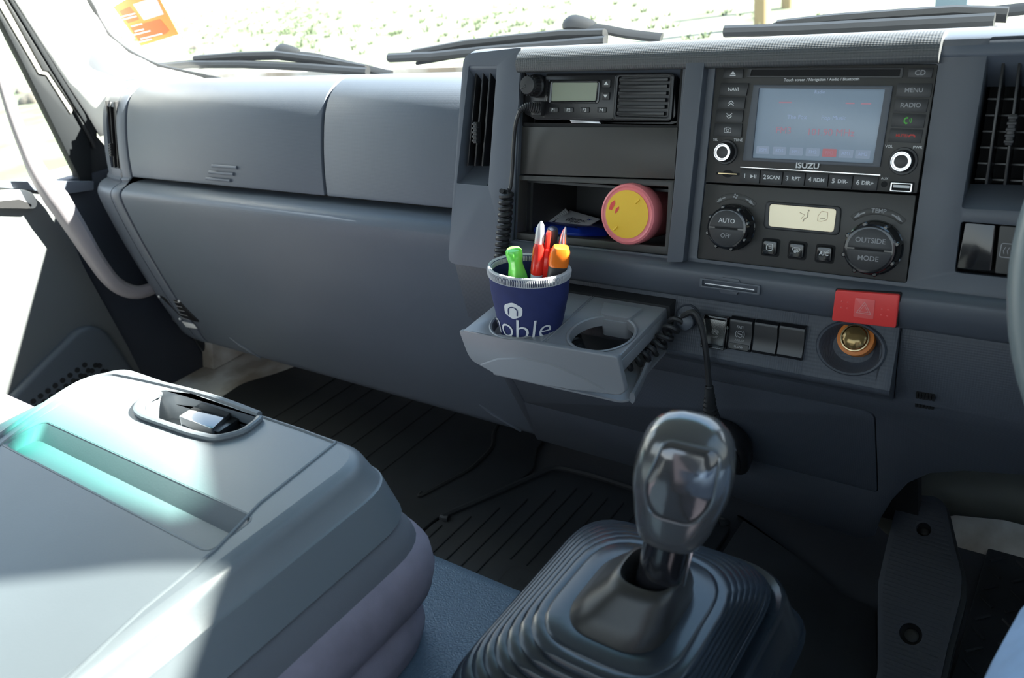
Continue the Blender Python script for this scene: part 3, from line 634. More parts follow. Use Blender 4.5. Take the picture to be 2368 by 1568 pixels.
b.prism(rpoly(fo, .001), 0, .004, .001, holes=[inset(fo, -.0)] if 0 else [rpoly([(fi[0][0], fi[0][1]), fi[1], fi[2], fi[3]], .001)])
sc_f = b.build('screen_frame', M['stack'], st)
b = MB(S); b.prism(rpoly(fi, .001), 0, .0022, .0002)
def scr(t, px, py, s_, mi, **k): u, v = on(S, px, py, .0022); b.text(t, u, v, s_, .00245, mi, **k)
scr('The Fox', 1843, 271, .0056, 1); scr('Pop Music', 1928, 273, .0056, 1); scr('FM3', 1812, 302, .0090, 2); scr('101.90 MHz', 1920, 307, .0090, 2)
scr('Radio', 1896, 213, .0044, 1); 
for px, py, w_ in ((1816, 237, .0062), (1966, 239, .0040), (2003, 240, .0044)):
    u, v = on(S, px, py, .0022); b.box(u - w_, u + w_, v - .0006, v + .0006, .002, .0024, mi=2)
for k, t_ in enumerate(['BSM', 'RDS', 'FM1', 'FM2', 'FM3', 'AM1', 'AM2']):
    u, v = on(S, 1764 + k * 38.5, 347 + k * 1.7, .0022); b.prism(rrect(u - .0066, u + .0066, v - .0038, v + .0038, .001), .0020, .0024, mi=4 if k == 4 else 3); b.text(t_, u, v, .0044, .00255, 1 if k != 4 else 2)
b.build('screen', [M['screen'], M['scr_l'], M['scr_r'], M['scr_b'], MT('screen_red_tab', (.42, .14, .16), .4, emit=.3)], st)
b = MB(S); u, v = on(S, 1867, 384, .0042); b.text('ISUZU', u, v, .0072, .0044, bold=.00022, sx=1.15); b.build('maker_lettering', M['white'], st)
b = MB(S); l_ = ons(S, [(1712, 385.5), (2036, 404)], .003); b.prism([l_[0], (l_[0][0], l_[0][1] - .0006), (l_[1][0], l_[1][1] - .0008), l_[1]], .002, .0034); b.build('chrome_line', M['silver'], st)
pt = [(1712, 391), (1759, 394), (1812, 397), (1864, 400), (1918, 403), (1974, 406), (2033, 409)]; pb = [(1708, 421), (1757, 424), (1808, 427), (1860, 430), (1914, 433), (1970, 437), (2028, 441)]
for k, t_ in enumerate(['1  \u25B6II', '2SCAN', '3 RPT', '4 RDM', '5DIR\u2212', '6DIR+']):
    def nt(b, c, z, k=k):
        if k == 0:
            b.text('1', c[0] - .005, c[1], .0062, z, 1, bold=.0001); b.flat([(c[0] + .001, c[1] - .0018), (c[0] + .0042, c[1]), (c[0] + .001, c[1] + .0018)], z, 1)
            for d in (.0048, .0062): b.box(c[0] + d, c[0] + d + .0008, c[1] - .0018, c[1] + .0018, z - .0001, z, mi=1)
        else:
            s_ = ['', '2', '3', '4', '5', '6'][k]; b.text(s_, c[0] - .0065, c[1], .0062, z, 1, bold=.0001); b.text(['', 'SCAN', 'RPT', 'RDM', 'DIR-', 'DIR+'][k], c[0] + .0022, c[1], .0050, z, 1, bold=.0001)
    btn([(pt[k][0] + 1, pt[k][1]), (pt[k + 1][0] - 2, pt[k + 1][1]), (pb[k + 1][0] - 2, pb[k + 1][1]), (pb[k][0] + 1, pb[k][1])], None, extra=nt, name='preset_button', h=.0042)
def sknob(px, py, t1, t2, p1, p2):
    u, v = on(S, px, py, .002); b = MB(S); b.lathe((u, v, .001), [(.0125, 0), (.0125, .0022), (.0120, .003), (.0108, .003)], 36, 2)
    b.lathe((u, v, .002), [(.0102, 0), (.0102, .003), (.0098, .004), (.0094, .0095), (.0088, .0103)], 36); b.lathe((u, v, .0122), [(.0088, 0), (.0086, .0008), (.0078, .0008), (.0074, .0002)], 36, 1)
    b.lathe((u, v, .0118), [(.0072, 0), (.0070, .0004), (.004, .001), (.001, .0013)], 28, 2); b.build('rotary_knob', [M['black'], M['silver'], M['dark']], st)
    b = MB(S); b.text(t1, *on(S, *p1, .0022), .0036, .0023, bold=.00005); b.text(t2, *on(S, *p2, .0022), .0036, .0023, bold=.00005); b.build('caption', M['white'], st)
sknob(1679, 352, 'SEL', 'TUNE', (1655, 323), (1707, 324)); sknob(2089, 373, 'VOL', 'PWR', (2056, 339), (2122, 341))
b = MB(S); u, v = on(S, 1683, 402, .002); b.prism(rrect(u - .0125, u + .0125, v - .0012, v + .0012, .0008), .0, .0026); b.lathe((u, v, .0005), [(.006, 0), (.006, .0019)], 20, sy=.6); b.prism(rrect(u - .010, u + .010, v - .0003, v + .0006, .0002), .002, .0030, mi=1); b.build('card_slot', [M['matt'], M['brass']], st)
b = MB(S); u, v = on(S, 2085, 433, .002); b.prism(rrect(u - .0105, u + .0105, v - .005, v + .005, .001), 0, .0024, mi=0); b.prism(rrect(u - .0092, u + .0092, v - .0040, v + .0040, .0008), .002, .0045, .0003, holes=[rrect(u - .0080, u + .0080, v - .0030, v + .0030, .0005)], mi=1); b.box(u - .007, u + .007, v - .0005, v + .002, .002, .004, mi=2)
b.build('usb_socket', [M['matt'], M['silver'], M['white']], st)
b = MB(S); u, v = on(S, 2045, 426, .002); b.lathe((u, v, .001), [(.0028, 0), (.0028, .0014)], 20); u2, v2 = on(S, 2046, 413, .002); b.text('AUX', u2, v2, .003, .0023, 1); b.build('aux_socket', [M['matt'], M['white']], st)

# ------------------------------------------------------------------ climate panel
o_ = on(S, 1850, 640, 0)
cl = thing('climate_panel', 'charcoal climate control panel with two black dials and a cream display, under the stereo', 'climate control', S, (o_[0], o_[1], 0))
b = MB(S); b.prism(rpoly(ons(S, [(1631, 425), (2118, 452), (2095, 654), (1612, 597)], .002), .0015), -.08, .002, .0008); b.build('panel', M['bezel'], cl)
def dial(px, py, R_, a_, b_, w):
    u, v = on(S, px, py, .002); b = MB(S); b.lathe((u, v, .001), [(R_ * 1.04, 0), (R_ * 1.04, .0022), (R_, .003), (R_ * .93, .0175), (R_ * .88, .019), (R_ * .80, .0194)], 48)
    for k in range(8):
        a = k * math.tau / 8 + .3; b.lathe((u + R_ * .94 * math.cos(a), v + R_ * .94 * math.sin(a), .003), [(R_ * .11, 0), (R_ * .10, .0150), (R_ * .06, .0162)], 10)
    d = b.build('dial', M['gloss'], cl); Z = .0200
    for sg, t_ in ((1, a_), (-1, b_)):
        b = MB(S); r_ = R_ * .79; pts = [(u + r_ * math.cos(t), v + sg * .0005 + sg * (r_ - .0005) * math.sin(t)) for t in [math.pi * k / 24 for k in range(25)]]
        b.prism(pts if sg > 0 else pts[::-1], .018, Z + .0006, .0006); b.text(t_, u, v + sg * R_ * .33, w, Z + .0008, 1, bold=.00005)
        b.build('push_half', [M['dark'], M['white' if t_ == 'AUTO' else 'greyp']], d)
    b = MB(S); b.prism(rrect(u - R_ * .52, u + R_ * .52, v - .0007, v + .0009, .0006), .0185, Z + .0012, .0003); b.build('divider', M['matt'], d)
dial(1695, 525, .0232, 'AUTO', 'OFF', .0062); dial(2021, 573, .0252, 'OUTSIDE', 'MODE', .0066)
def arc(px, py, R_, txt, fan=False):
    u, v = on(S, px, py, .002); b = MB(S); A1, A2 = math.radians(48), math.radians(132)
    o1 = [(u + R_ * 1.24 * math.cos(A1 + (A2 - A1) * k / 14), v + R_ * 1.24 * math.sin(A1 + (A2 - A1) * k / 14)) for k in range(15)]; o2 = [(u + R_ * 1.50 * math.cos(A2 + (A1 - A2) * k / 14), v + R_ * 1.50 * math.sin(A2 + (A1 - A2) * k / 14)) for k in range(15)]
    b.prism(rpoly(o1[::2] + o2[::2], .002), .001, .0023, .0002); Z = .0026; Rm = R_ * 1.37
    P_ = lambda a, r=Rm: (u + r * math.cos(math.radians(a)), v + r * math.sin(math.radians(a)))
    for s_ in (-1, 1): b.line([P_(90 + s_ * 20), P_(90 + s_ * 31)], .0013, Z, 1); b.flat([P_(90 + s_ * 29, Rm + .0018), P_(90 + s_ * 29, Rm - .0018), P_(90 + s_ * 40, Rm - .0005)][::s_], Z, 1)
    if fan:
        for k in range(4):
            a = k * math.pi / 2 + .4; b.lathe((u + .0017 * math.cos(a), v + Rm + .0017 * math.sin(a), Z - .0002), [(.0010, 0), (.0010, .0002)], 8, 1)
    else: b.text(txt, u, v + Rm, .0056, Z, 1, bold=.00008)
    b.build('arc_label', [M['bezel'], M['greyp']], cl)
arc(1695, 525, .0232, '', True); arc(2021, 573, .0252, 'TEMP')
b = MB(S); q = rpoly(ons(S, [(1770, 465), (1946, 478), (1940, 545), (1765, 529)], .0035), .005); qi = rpoly(ons(S, [(1780, 472), (1934, 484), (1927, 537), (1777, 523)], .0035), .003)
b.prism(q, .001, .0040, .0012, holes=[qi]); b.build('display_frame', M['dark'], cl)
b = MB(S); b.prism(qi, .001, .0030); u, v = on(S, 1870, 500, .003); Z = .0032
b.line([(u - .007, v - .003), (u - .004, v + .001), (u - .009, v + .003)], .0008, Z, 1); b.line([(u - .001, v + .004), (u - .001, v - .001), (u - .004, v - .003), (u - .005, v - .006)], .0012, Z, 1); b.lathe((u - .0005, v + .0055, Z - .0002), [(.001, 0), (.001, .0002)], 10, 1)
b.line(rpoly([(u + .009, v + .001), (u + .012, v + .006), (u + .018, v + .005), (u + .018, v - .002), (u + .013, v - .004), (u + .009, v - .004)], .001), .0006, Z, 1, closed=True)
b.line([(u + .011, v - .001), (u + .016, v - .001)], .0008, Z, 1); b.build('display', [M['lcd2'], M['seg']], cl)
def ci(k):
    def f(b, c, z):
        x, y = c
        if k == 0: b.line(rpoly([(x - .003, y - .002), (x - .003, y + .002), (x - .001, y + .0034), (x + .003, y + .0034), (x + .003, y - .003), (x - .001, y - .003)], .001), .0006, z, 1, closed=True); b.line([(x - .0015, y - .0008), (x + .002, y - .0008), (x + .002, y + .0012), (x - .0008, y + .0012)], .0006, z, 1)
        elif k == 1:
            b.line([(x - .004, y + .0012), (x - .002, y + .0026), (x + .002, y + .0026), (x + .004, y + .0012), (x + .0022, y - .0014), (x - .0022, y - .0014)], .0006, z, 1, closed=True)
            for d in (-.0014, 0, .0014): b.line([(x + d, y - .003), (x + d - .0004, y - .001), (x + d + .0003, y + .001)], .0006, z, 1)
        else: b.text('A/C', x, y, .0056, z, 1, bold=.0001); b.text('*', x + .0040, y + .0028, .003, z, 1)
    return f
for k, (px, py) in enumerate([(1779, 573), (1841, 580), (1905, 588)]):
    u, v = on(S, px, py, .006); b = MB(S); b.prism(rrect(u - .0094, u + .0094, v - .0092, v + .0092, .003), .001, .0024, .0004, mi=2); b.prism(rrect(u - .0074, u + .0074, v - .0074, v + .0074, .003), .002, .006, .0018, seg=3)
    ci(k)(b, (u, v + .0005), .0062); b.build('button', [M['gloss'], M['white'], M['matt']], cl)

# ------------------------------------------------------------------ other switches and sockets
b = MB(S); u, v = on(S, 1690, 661, .010); N0 = .0140
b.prism(rrect(u - .033, u + .033, v - .0050, v + .0050, .0018), .002, N0 + .001, .0008, holes=[rrect(u - .030, u + .030, v - .0030, v + .0030, .0005)]); b.prism(rrect(u - .030, u + .030, v - .0030, v + .0030, .0005), .002, N0 - .003, mi=1)
b.prism(rpoly([(u - .012, v + .0045), (u + .012, v + .0045), (u + .009, v + .0085), (u - .009, v + .0085)], .001), .003, N0 + .0002, .0005); b.prism(rpoly([(u - .012, v - .0045), (u + .010, v - .0045), (u + .008, v - .0085), (u - .009, v - .0085)], .001), .003, N0 - .001, .0005)
b.box(u - .028, u + .026, v - .0012, v - .0002, .004, N0 - .002, mi=2); b.build('card_holder_slot', [M['stack'], M['matt'], M['satin']], dash)
HZ = tilt(S @ Vector((*on(S, 2003, 712, .012), .012)), .150, .966)
hz = thing('hazard_switch', 'red hazard warning switch with white triangle, on the lower edge of the stack', 'switch', HZ, (0, 0, -.008))
b = MB(HZ); q = rpoly(ons(HZ, [(1934, 670), (2081, 681), (2072, 757), (1925, 740)], .001), .002); b.prism(q, -.018, .0035, .002, seg=3); b.build('button_cap', M['red'], hz)
b = MB(HZ); c = mid(q); b.prism(rrect(c[0] - .0095, c[0] + .0085, c[1] - .0095, c[1] + .0095, .001), .003, .0040, .0002, mi=0)
for r_, w in ((.0075, .0011), (.0045, .0009)): b.line([(c[0] - .0005 + r_ * math.cos(t), c[1] - .001 + r_ * math.sin(t)) for t in (math.pi / 2, math.pi * 7 / 6, math.pi * 11 / 6)], w, .0043, 1, closed=True)
b.build('warning_triangle', [M['red2'], M['pink']], hz)
for sx_ in (-1, 1):
    b = MB(HZ)
    for i in (0, 1):
        for j in (0, 1): b.lathe((c[0] + sx_ * (.0155 + i * .0055) - .0005, c[1] + (j - .5) * .006 + (.001 if sx_ < 0 else -.001), .0034), [(.0009, 0), (.0005, .0005)], 8)
    b.build('raised_dots', M['red2'], hz)
b = MB(HZ); b.prism(inset(q, -.0012), -.02, -.0005, .0005); b.build('switch_surround', M['matt'], hz)
# four rocker switches
def rock_(px, label, kind):
    q = ons(K, px, .004); c = mid(q); z0 = min(q[2][1], q[3][1]); t = thing('rocker_switch', label, 'switch', K, (c[0], z0, 0), 'switches in the strip below the stack')
    x0, x1 = (q[0][0] + q[3][0]) / 2, (q[1][0] + q[2][0]) / 2; y1, y0 = (q[0][1] + q[1][1]) / 2, (q[2][1] + q[3][1]) / 2
    b = MB(K); b.loft([[(x, y0, -.01), (x, y0, .005), (x, y0 + .003, .0065), (x, y0 + (y1 - y0) * .5, .0045), (x, y1 - .006, .0085), (x, y1 - .003, .0080), (x, y1, .004), (x, y1, -.01)] for x in (x0, x0 + .0008, x1 - .0008, x1)]); b.build('rocker', M['black' if kind else 'dark'], t)
    cx, cy = (x0 + x1) / 2, (y0 + y1) / 2
    def brake(b, s_, z, mi):
        b.line(circ(cx, cy, .0030 * s_, 20), .0006, z, mi, closed=True); b.line([(cx - .002 * s_, cy + .0006), (cx + .002 * s_, cy - .0004)], .0014, z, mi)
        for sg in (0, math.pi): b.line([(cx + .0045 * s_ * math.cos(sg + a), cy + .0045 * s_ * math.sin(sg + a)) for a in (-.8, -.4, 0, .4, .8)], .0007, z, mi)
    if kind == 1:
        b = MB(K); brake(b, .8, .0080, 0); b.text('RESET', cx, cy - .0056, .0026, .0080); b.build('symbol', M['greyp'], t)
        b = MB(K); e = .0012; b.prism(rrect(x0 - e, x1 + e, y0 - .001, y1 + .001, .0015), .000, .0135, .0008, holes=[rrect(x0, x1, y0 + .001, y1 - .003, .001)]); b.prism(rrect(x0, x1, y0 + .001, y1 - .003, .001), .0125, .0135); b.tube([(x0 - .002, y1 - .010, .010), (x0 - .0005, y1 - .010, .010)], .0018, 8); b.tube([(x1 + .0005, y1 - .010, .010), (x1 + .002, y1 - .010, .010)], .0018, 8)
        b.build('clear_cover', M['clear'], t)
    if kind == 2:
        b = MB(K); brake(b, 1.1, .0072, 0); b.text('ADJUST', cx, cy - .0068, .0032, .0068); b.text('FAST', cx, y1 - .0105, .0036, .0084, bold=.00008); b.prism(rrect(x0 + .0015, x1 - .0015, y0 + .0015, y0 + .0075, .0005), .004, .0074, mi=1); b.text('SLOW', cx, y0 + .0042, .0036, .0076, bold=.0001); b.build('symbol', [M['greyp'], M['bezel']], t)
M['clear'] = MT('clear_plastic', (.95, .96, .95), .05, trans=1.0, spec=.6)
rock_([(1634, 727), (1684, 735), (1680, 806), (1632, 799)], 'black reset rocker switch under a clear hinged cover, beside the hook', 1)
rock_([(1690, 729), (1741, 738), (1737, 816), (1687, 806)], 'black rocker switch marked FAST ADJUST SLOW beside the clear covered one', 2)
rock_([(1747, 738), (1799, 745), (1796, 824), (1743, 816)], 'blank black switch cover between the ADJUST rocker and another blank', 3)
rock_([(1804, 746), (1861, 753), (1858, 834), (1800, 825)], 'blank black switch cover at the end of the strip, towards the lighter socket', 3)
# lighter socket
KL = K
u, v = on(KL, 1967, 805, 0); ls = thing('lighter_socket', 'metal cigarette lighter socket with orange ring in an oval recess', 'socket', KL, (u, v, 0))
b = MB(KL); b.lathe((u, v, 0), [(.034, -.012), (.034, .001), (.0325, .0028), (.0305, .0022), (.027, -.0030), (.024, -.0090), (.020, -.0115)], 40, sy=.82); b.build('recess', M['dash_l'], ls)
LS = KL @ Matrix.Translation((*on(KL, 1978, 783, .002), .001)) @ Matrix.Rotation(-.25, 4, 'X')
b = MB(LS); b.lathe((0, 0, -.012), [(.0175, 0), (.0175, .013), (.0150, .0138), (.0135, .0138)], 36); b.build('orange_ring', MT('orange_plastic', (.75, .22, .03), .4), ls)
b = MB(LS); b.lathe((0, 0, -.010), [(.0140, 0), (.0140, .0135), (.0135, .0148), (.0124, .0150), (.0118, .0138), (.0112, -.002)], 36); b.build('socket_barrel', M['brass'], ls)
b = MB(LS); b.lathe((0, 0, -.002), [(.0112, 0), (.0112, .008), (.008, .010), (.002, .0105)], 24); b.build('socket_core', M['lens'] if 'lens' in M else MT('amber_core', (.30, .20, .08), .15, metal=.6), ls)
# switch bank by the wheel
for k, (q, mt, lb) in enumerate([([(2232, 514), (2303, 520), (2292, 628), (2212, 621)], 'dark', 'large dark rocker switch in the pocket below the right vent, beside the steering wheel'),
                                 ([(2312, 521), (2390, 528), (2380, 640), (2300, 632)], 'bezel', 'matt switch with a window-heater symbol, partly behind the steering wheel rim')]):
    qq = ons(S, q, .002); c = mid(qq); t = thing('rocker_switch', lb, 'switch', S, (c[0], qq[2][1], -.005), 'switches beside the steering wheel')
    b = MB(S); b.prism(rpoly(qq, .002), -.02, .002, .004 if k == 0 else .001, seg=4); b.build('rocker', M['gloss' if k == 0 else 'bezel'], t)
    if k:
        b = MB(S); x, y = on(S, 2332, 580, .0022); b.line(rrect(x - .006, x + .006, y - .006, y + .006, .002), .0008, .0024, closed=True); [b.line([(x + d, y - .003), (x + d - .0008, y), (x + d + .0006, y + .003)], .0006, .0024) for d in (-.003, 0, .003)]; b.build('symbol', M['greyp'], t)
b = MB(S); b.prism([fD[3], fD[2], fD[1], fD[0]], -.022, -.020); b.build('switch_pocket', M['matt'], dash)
# ------------------------------------------------------------------ pull-out cup holder
TO = at(1550, 703, 1, -.03); a4 = math.radians(4)
T = frame(TO, Vector((1, 0, 0)), Vector((0, math.cos(a4), math.sin(a4))), Vector((0, -math.sin(a4), math.cos(a4))))
ch = thing('cup_holder', 'grey pull-out double cup holder sliding out below the stack', 'cup holder', T, (-.10, -.06, -.05))
C1, C2, RC = (-.144, -.0900), (-.042, -.083), .0365
b = MB(T); b.prism([(-.203, -.128), (-.001, -.128), (0, .006), (-.203, .006)], -.010, 0, .0015, holes=[circ(*C1, RC, 40), circ(*C2, RC, 40)]); b.build('tray', M['holder'], ch)
b = MB(T)
for C_ in (C1, C2):
    bm_ = [[(C_[0] + r * math.cos(t), C_[1] + r * math.sin(t), z) for t in [k * math.tau / 40 for k in range(40)]] for r, z in ((RC + .002, -.0002), (RC + .0025, .0012), (RC + .001, .0018), (RC - .001, .0008), (RC - .0015, -.003), (RC - .0015, -.010))]
    b.loft(bm_, cap=False)
b.build('cup_rim', M['holder'], ch)
b = MB(T); b.box(-.0985, -.0965, -.128, .004, -.0005, .0006, .0004); b.box(-.0945, -.0935, -.128, .004, -.0005, .0010, .0004); b.build('divider_ridge', M['holder'], ch)
b = MB(T); b.prism(rpoly([(-.072, -.024), (-.062, -.050), (-.026, -.050), (-.022, -.024)], [.001, .006, .006, .001], 5), -.016, .0035, .002); b.prism(rpoly([(-.064, -.046), (-.060, -.053), (-.030, -.053), (-.024, -.046)], .003), -.022, -.001, .002); b.build('spring_flap', M['holder'], ch)
# front plate with a scooped lower edge
FT = T @ Matrix.Translation((0, -.128, 0)) @ Matrix.Rotation(math.radians(90 - 7), 4, 'X')
fp = ons(FT, [(1060, 764), (1427, 826), (1446, 906), (1432, 915), (1330, 903), (1230, 884), (1138, 862), (1092, 836), (1080, 818)], 0)
b = MB(FT); b.prism(rpoly(fp, [.004, .004, .003, .003, .01, .01, .01, .01, .008], 4), -.008, 0, .0025, seg=3)
cx_, cy_ = on(FT, 1270, 905, 0)
fcp = b.build('front_plate', M['holder'], ch)
fs = ons(FT, [(1110, 842), (1150, 828), (1210, 826), (1275, 840), (1345, 870), (1400, 900), (1330, 901), (1230, 882), (1140, 861)], 0)
b = MB(FT); c = mid(fs); n_ = len(fs)
b.loft([[(x, y, .0001) for x, y in fs], [(c[0] + (x - c[0]) * .97, c[1] + (y - c[1]) * .93 - .0006, .0016) for x, y in fs]]); b.build('finger_scoop', M['holder'], fcp)
b = MB(T); b.prism([(-.012, -.128), (0, -.128), (0, .03), (-.012, .03)], -.020, -.006, .001); b.build('side_rail', M['holder'], ch); b = MB(T); b.box(-.203, -.196, -.128, .03, -.02, -.006, .001); b.build('side_rail', M['holder'], ch)
# lower lip plate below the tray, with the thin arm running back to the dashboard
TL = T @ Matrix.Translation((0, 0, -.052))
lp_ = ons(TL, [(1139, 862), (1300, 898), (1437, 928), (1462, 922), (1480, 880), (1506, 815), (1536, 760)], 0)
b = MB(TL); b.prism(rpoly([lp_[0], lp_[2], lp_[3], lp_[4], (lp_[4][0], .03), (lp_[0][0], .03)], [.002, .012, .006, .002, 0, 0]), -.003, 0, .001); b.build('lower_plate', M['holder'], ch)
b = MB(); pa = [TL @ Vector((*lp_[3], .001)), at(1482, 880, 1, -.105), at(1506, 820, 1, -.075), at(1530, 768, 1, -.045)]
b.tube(spline(pa, 5), .0032, 8, flat=2.2, ref=(1, 0, 0)); b.build('support_arm', M['holder'], ch)
b = MB(T); b.prism([(-.207, -.01), (.004, -.01), (.004, .02), (-.207, .02)], -.058, .003); b.build('slide_housing', M['dark'], ch)

# ------------------------------------------------------------------ stubby holder with the pens
M['neo'] = MT('navy_neoprene', (.016, .026, .125), .75, bump=('noise', 1500, .15, .0004), var=.15, vs=60)
M['stitch'] = MT('grey_stitching', (.55, .55, .57), .8)
HB = Vector((C1[0] + .005, C1[1], -.045)); HT_ = .115
UPW = (T.inverted().to_3x3() @ Vector((0, 0, 1)))
def hsf(th, h, off=0.0):
    t = h / HT_; w_ = min(1, max(0, t - .30) * 2.2) ** .8; rx = .0345 + .0165 * w_ + off; ry = .0330 - .0020 * w_ + off
    rx += .0015 * math.sin(t * 7) * t
    return T @ (HB + Vector((rx * math.cos(th), ry * math.sin(th), 0)) + UPW * h + Vector((.0115 * t, 0, 0)))
th_ = thing('stubby_holder', 'navy neoprene stubby holder with white noble lettering, standing in the cup holder full of pens', 'stubby holder', T, HB)
rings = [[hsf(k * math.tau / 48, HT_ * i / 14, -.0005 if i in (0,) else 0) for k in range(48)] for i in range(15)]
rings += [[hsf(k * math.tau / 48, HT_ * (1 - i / 6 * .9), -.0035) for k in range(48)] for i in range(7)]
b = MB(); b.loft(rings); b.build('sleeve', M['neo'], th_)
b = MB()
for k in range(150):
    a = k * math.tau / 150; b.tube([hsf(a, HT_ - .0085, .0008), hsf(a + .004, HT_ - .003, .0012), hsf(a + .008, HT_ + .0016, -.0012), hsf(a + .012, HT_ - .002, -.0042), hsf(a + .016, HT_ - .0065, -.0042)], .00055, 4)
b.tube([hsf(k * math.tau / 48, HT_ - .0088, .0006) for k in range(49)], .0005, 5); b.tube([hsf(k * math.tau / 48, HT_ - .0003, -.0016) for k in range(49)], .0019, 6); b.build('overlocked_rim', M['stitch'], th_)
tm = MB()
hx = rpoly([(.0105 * math.cos(math.radians(30 + 60 * k)), .0105 * math.sin(math.radians(30 + 60 * k))) for k in range(6)], .003, 3)
LX, LH = -.005, .0765
fine = MB(); cxl = [(x + LX, y + LH) for x, y in hx]
nn = [(LX - .0045, LH - .0055), (LX - .0045, LH)] + [(LX - .0045 * math.cos(t), LH + .0045 * math.sin(t)) for t in [math.pi * k / 10 for k in range(1, 10)]] + [(LX + .0045, LH), (LX + .0045, LH - .0055)]
tm.prism(cxl, 0, .0001); tm.line(nn, .0011, .0006, 1)
tm.text('noble', -.0015, .0530, .0350, 0.0003, 0, bold=-.0003, sx=.95)
th0 = math.radians(-83); V_ = []
bmx = bmesh.new(); vv = [bmx.verts.new(v) for v in tm.v]
for f, mi in zip(tm.f, tm.m):
    try: bmx.faces.new([vv[i] for i in f]).material_index = mi
    except ValueError: pass
bmesh.ops.triangulate(bmx, faces=bmx.faces)
for _ in range(2): bmesh.ops.subdivide_edges(bmx, edges=[e for e in bmx.edges if e.calc_length() > .003], cuts=1); bmesh.ops.triangulate(bmx, faces=bmx.faces)
bmx.verts.index_update(); b = MB(); base = [hsf(th0 + v.co.x / .0345, v.co.y, .0004 + v.co.z) for v in bmx.verts]
b.v = base; b.f = [[v.index for v in f.verts] for f in bmx.faces]; b.m = [f.material_index for f in bmx.faces]; b.build('logo', [M['white'], M['neo']], th_)
# pens
M['green'] = MT('clear_green_handle', (.28, 1.0, .16), .12, trans=.35, spec=.7)
M['penred'] = MT('red_cap', (.75, .03, .02), .22)
M['penwhite'] = MT('pale_barrel', (.62, .66, .80), .35)
M['clearcap'] = MT('clear_cap', (.80, .86, .90), .08, trans=.6)
M['orange'] = MT('fluorescent_orange', (1.0, .22, .02), .25, emit=0.0)
M['hiblk'] = MT('charcoal_barrel', (.035, .035, .038), .4)
def cyl(b, p0, p1, prof, n=20, mi=0, flat=1.0, ref=None, sq=1.0):
    p0, p1 = Vector(p0), Vector(p1); P = [p0.lerp(p1, t) for r, t in prof]; b.tube(P, [r for r, t in prof], n, mi, flat=flat, ref=ref, sq=sq)
def foot(top, x, y): return T @ Vector((HB.x + x, HB.y + y, -.040))
p1 = at(1187, 574, 1, -.128); p0 = foot(p1, -.004, .002)
g = thing('screwdriver', 'translucent green fluted screwdriver handle in the navy holder', 'screwdriver', WLD, p0)
b = MB(); ax_ = (p1 - p0).normalized(); Lg = (p1 - p0).length; xx = ax_.orthogonal().normalized(); yy = ax_.cross(xx); rg = []
for t, r, fl in [(1, .0030, 0), (.992, .0076, .1), (.975, .0092, .25), (.93, .0094, .3), (.895, .0082, .1), (.86, .0078, .1), (.81, .0090, .3), (.76, .0106, .9), (.70, .0112, 1), (.45, .0112, 1), (.30, .006, .5), (.27, .0030, 0)]:
    rg.append([p0 + ax_ * (Lg * t) + xx * ((r - .0009 * fl * (k % 4 in (0, 1))) * math.cos(k * math.tau / 32)) + yy * ((r - .0009 * fl * (k % 4 in (0, 1))) * math.sin(k * math.tau / 32)) for k in range(32)])
b.loft(rg); b.build('handle', M['green'], g); b = MB(); cyl(b, p0, p0.lerp(p1, .30), [(.0025, 0), (.0025, 1)], 10); b.build('shaft', M['silver'], g)
p1 = at(1252, 512, 1, -.115); p0 = foot(p1, .002, -.006)
g = thing('marker_pen', 'marker pen with red and clear cap and pale barrel, leaning in the navy holder', 'marker pen', WLD, p0)
b = MB(); cyl(b, p0, p1, [(.0062, 0), (.0066, .02), (.0068, .62), (.0068, .65)]); b.build('barrel', M['penwhite'], g)
b = MB(); cyl(b, p0, p1, [(.0070, .635), (.0074, .65), (.0072, .70), (.0066, .82), (.0050, .852), (.002, .858)]); b.build('cap', M['penred'], g)
b = MB(); cyl(b, p0 + Vector((-.0022, -.001, 0)), p1, [(.0052, .76), (.0050, .82), (.0046, .92), (.0036, .975), (.001, 1.0)]); b.build('clear_tip', M['clearcap'], g)
b = MB(); o_ = Vector((-.0080, -.003, 0)); cyl(b, p0 + o_, p1 + o_ * .4, [(.0012, .66), (.0016, .70), (.0016, .96)], 8); b.build('clip', M['clearcap'], g)
p1 = at(1269, 535, 1, -.112); p0 = foot(p1, .010, .002)
g = thing('pen', 'slim red click pen with a square push button, beside the marker pen', 'pen', WLD, p0, 'pens in the navy holder')
b = MB(); cyl(b, p0, p1, [(.0040, 0), (.0046, .3), (.0047, .80), (.0048, .815), (.0044, .83), (.0042, .86), (.0030, .875)], 8); b.build('barrel', M['penred'], g)
b = MB(); cyl(b, p0, p1, [(.0030, .86), (.0028, .885), (.0028, .99), (.0022, 1)], 6); b.build('push_button', M['penred'], g)
b = MB(); o_ = Vector((.0046, -.002, 0)); cyl(b, p0 + o_, p1 + o_, [(.0014, .5), (.0016, .52), (.0016, .81)], 6); b.build('clip', M['penred'], g)
p1 = at(1278, 528, 1, -.098); p0 = foot(p1, .008, .012)
g = thing('pen', 'thick black pen with a glittery end, behind the red click pen', 'pen', WLD, p0, 'pens in the navy holder')
b = MB(); cyl(b, p0, p1, [(.0050, 0), (.0058, .1), (.0060, .84), (.0064, .87), (.0064, .98), (.0050, 1)], 16); b.build('barrel', M['hiblk'], g); b = MB(); cyl(b, p0, p1, [(.0052, .985), (.0055, 1.0), (.003, 1.01)], 12); b.build('end_plug', MT('glitter', (.05, .06, .09), .2, bump=('noise', 900, 1, .002), metal=.5), g)
p1 = at(1298, 571, 1, -.118); p0 = foot(p1, .014, .004)
g = thing('highlighter', 'flat charcoal highlighter with bright orange cap at the edge of the navy holder', 'highlighter', WLD, p0)
ref = Vector((.80, .6, 0))
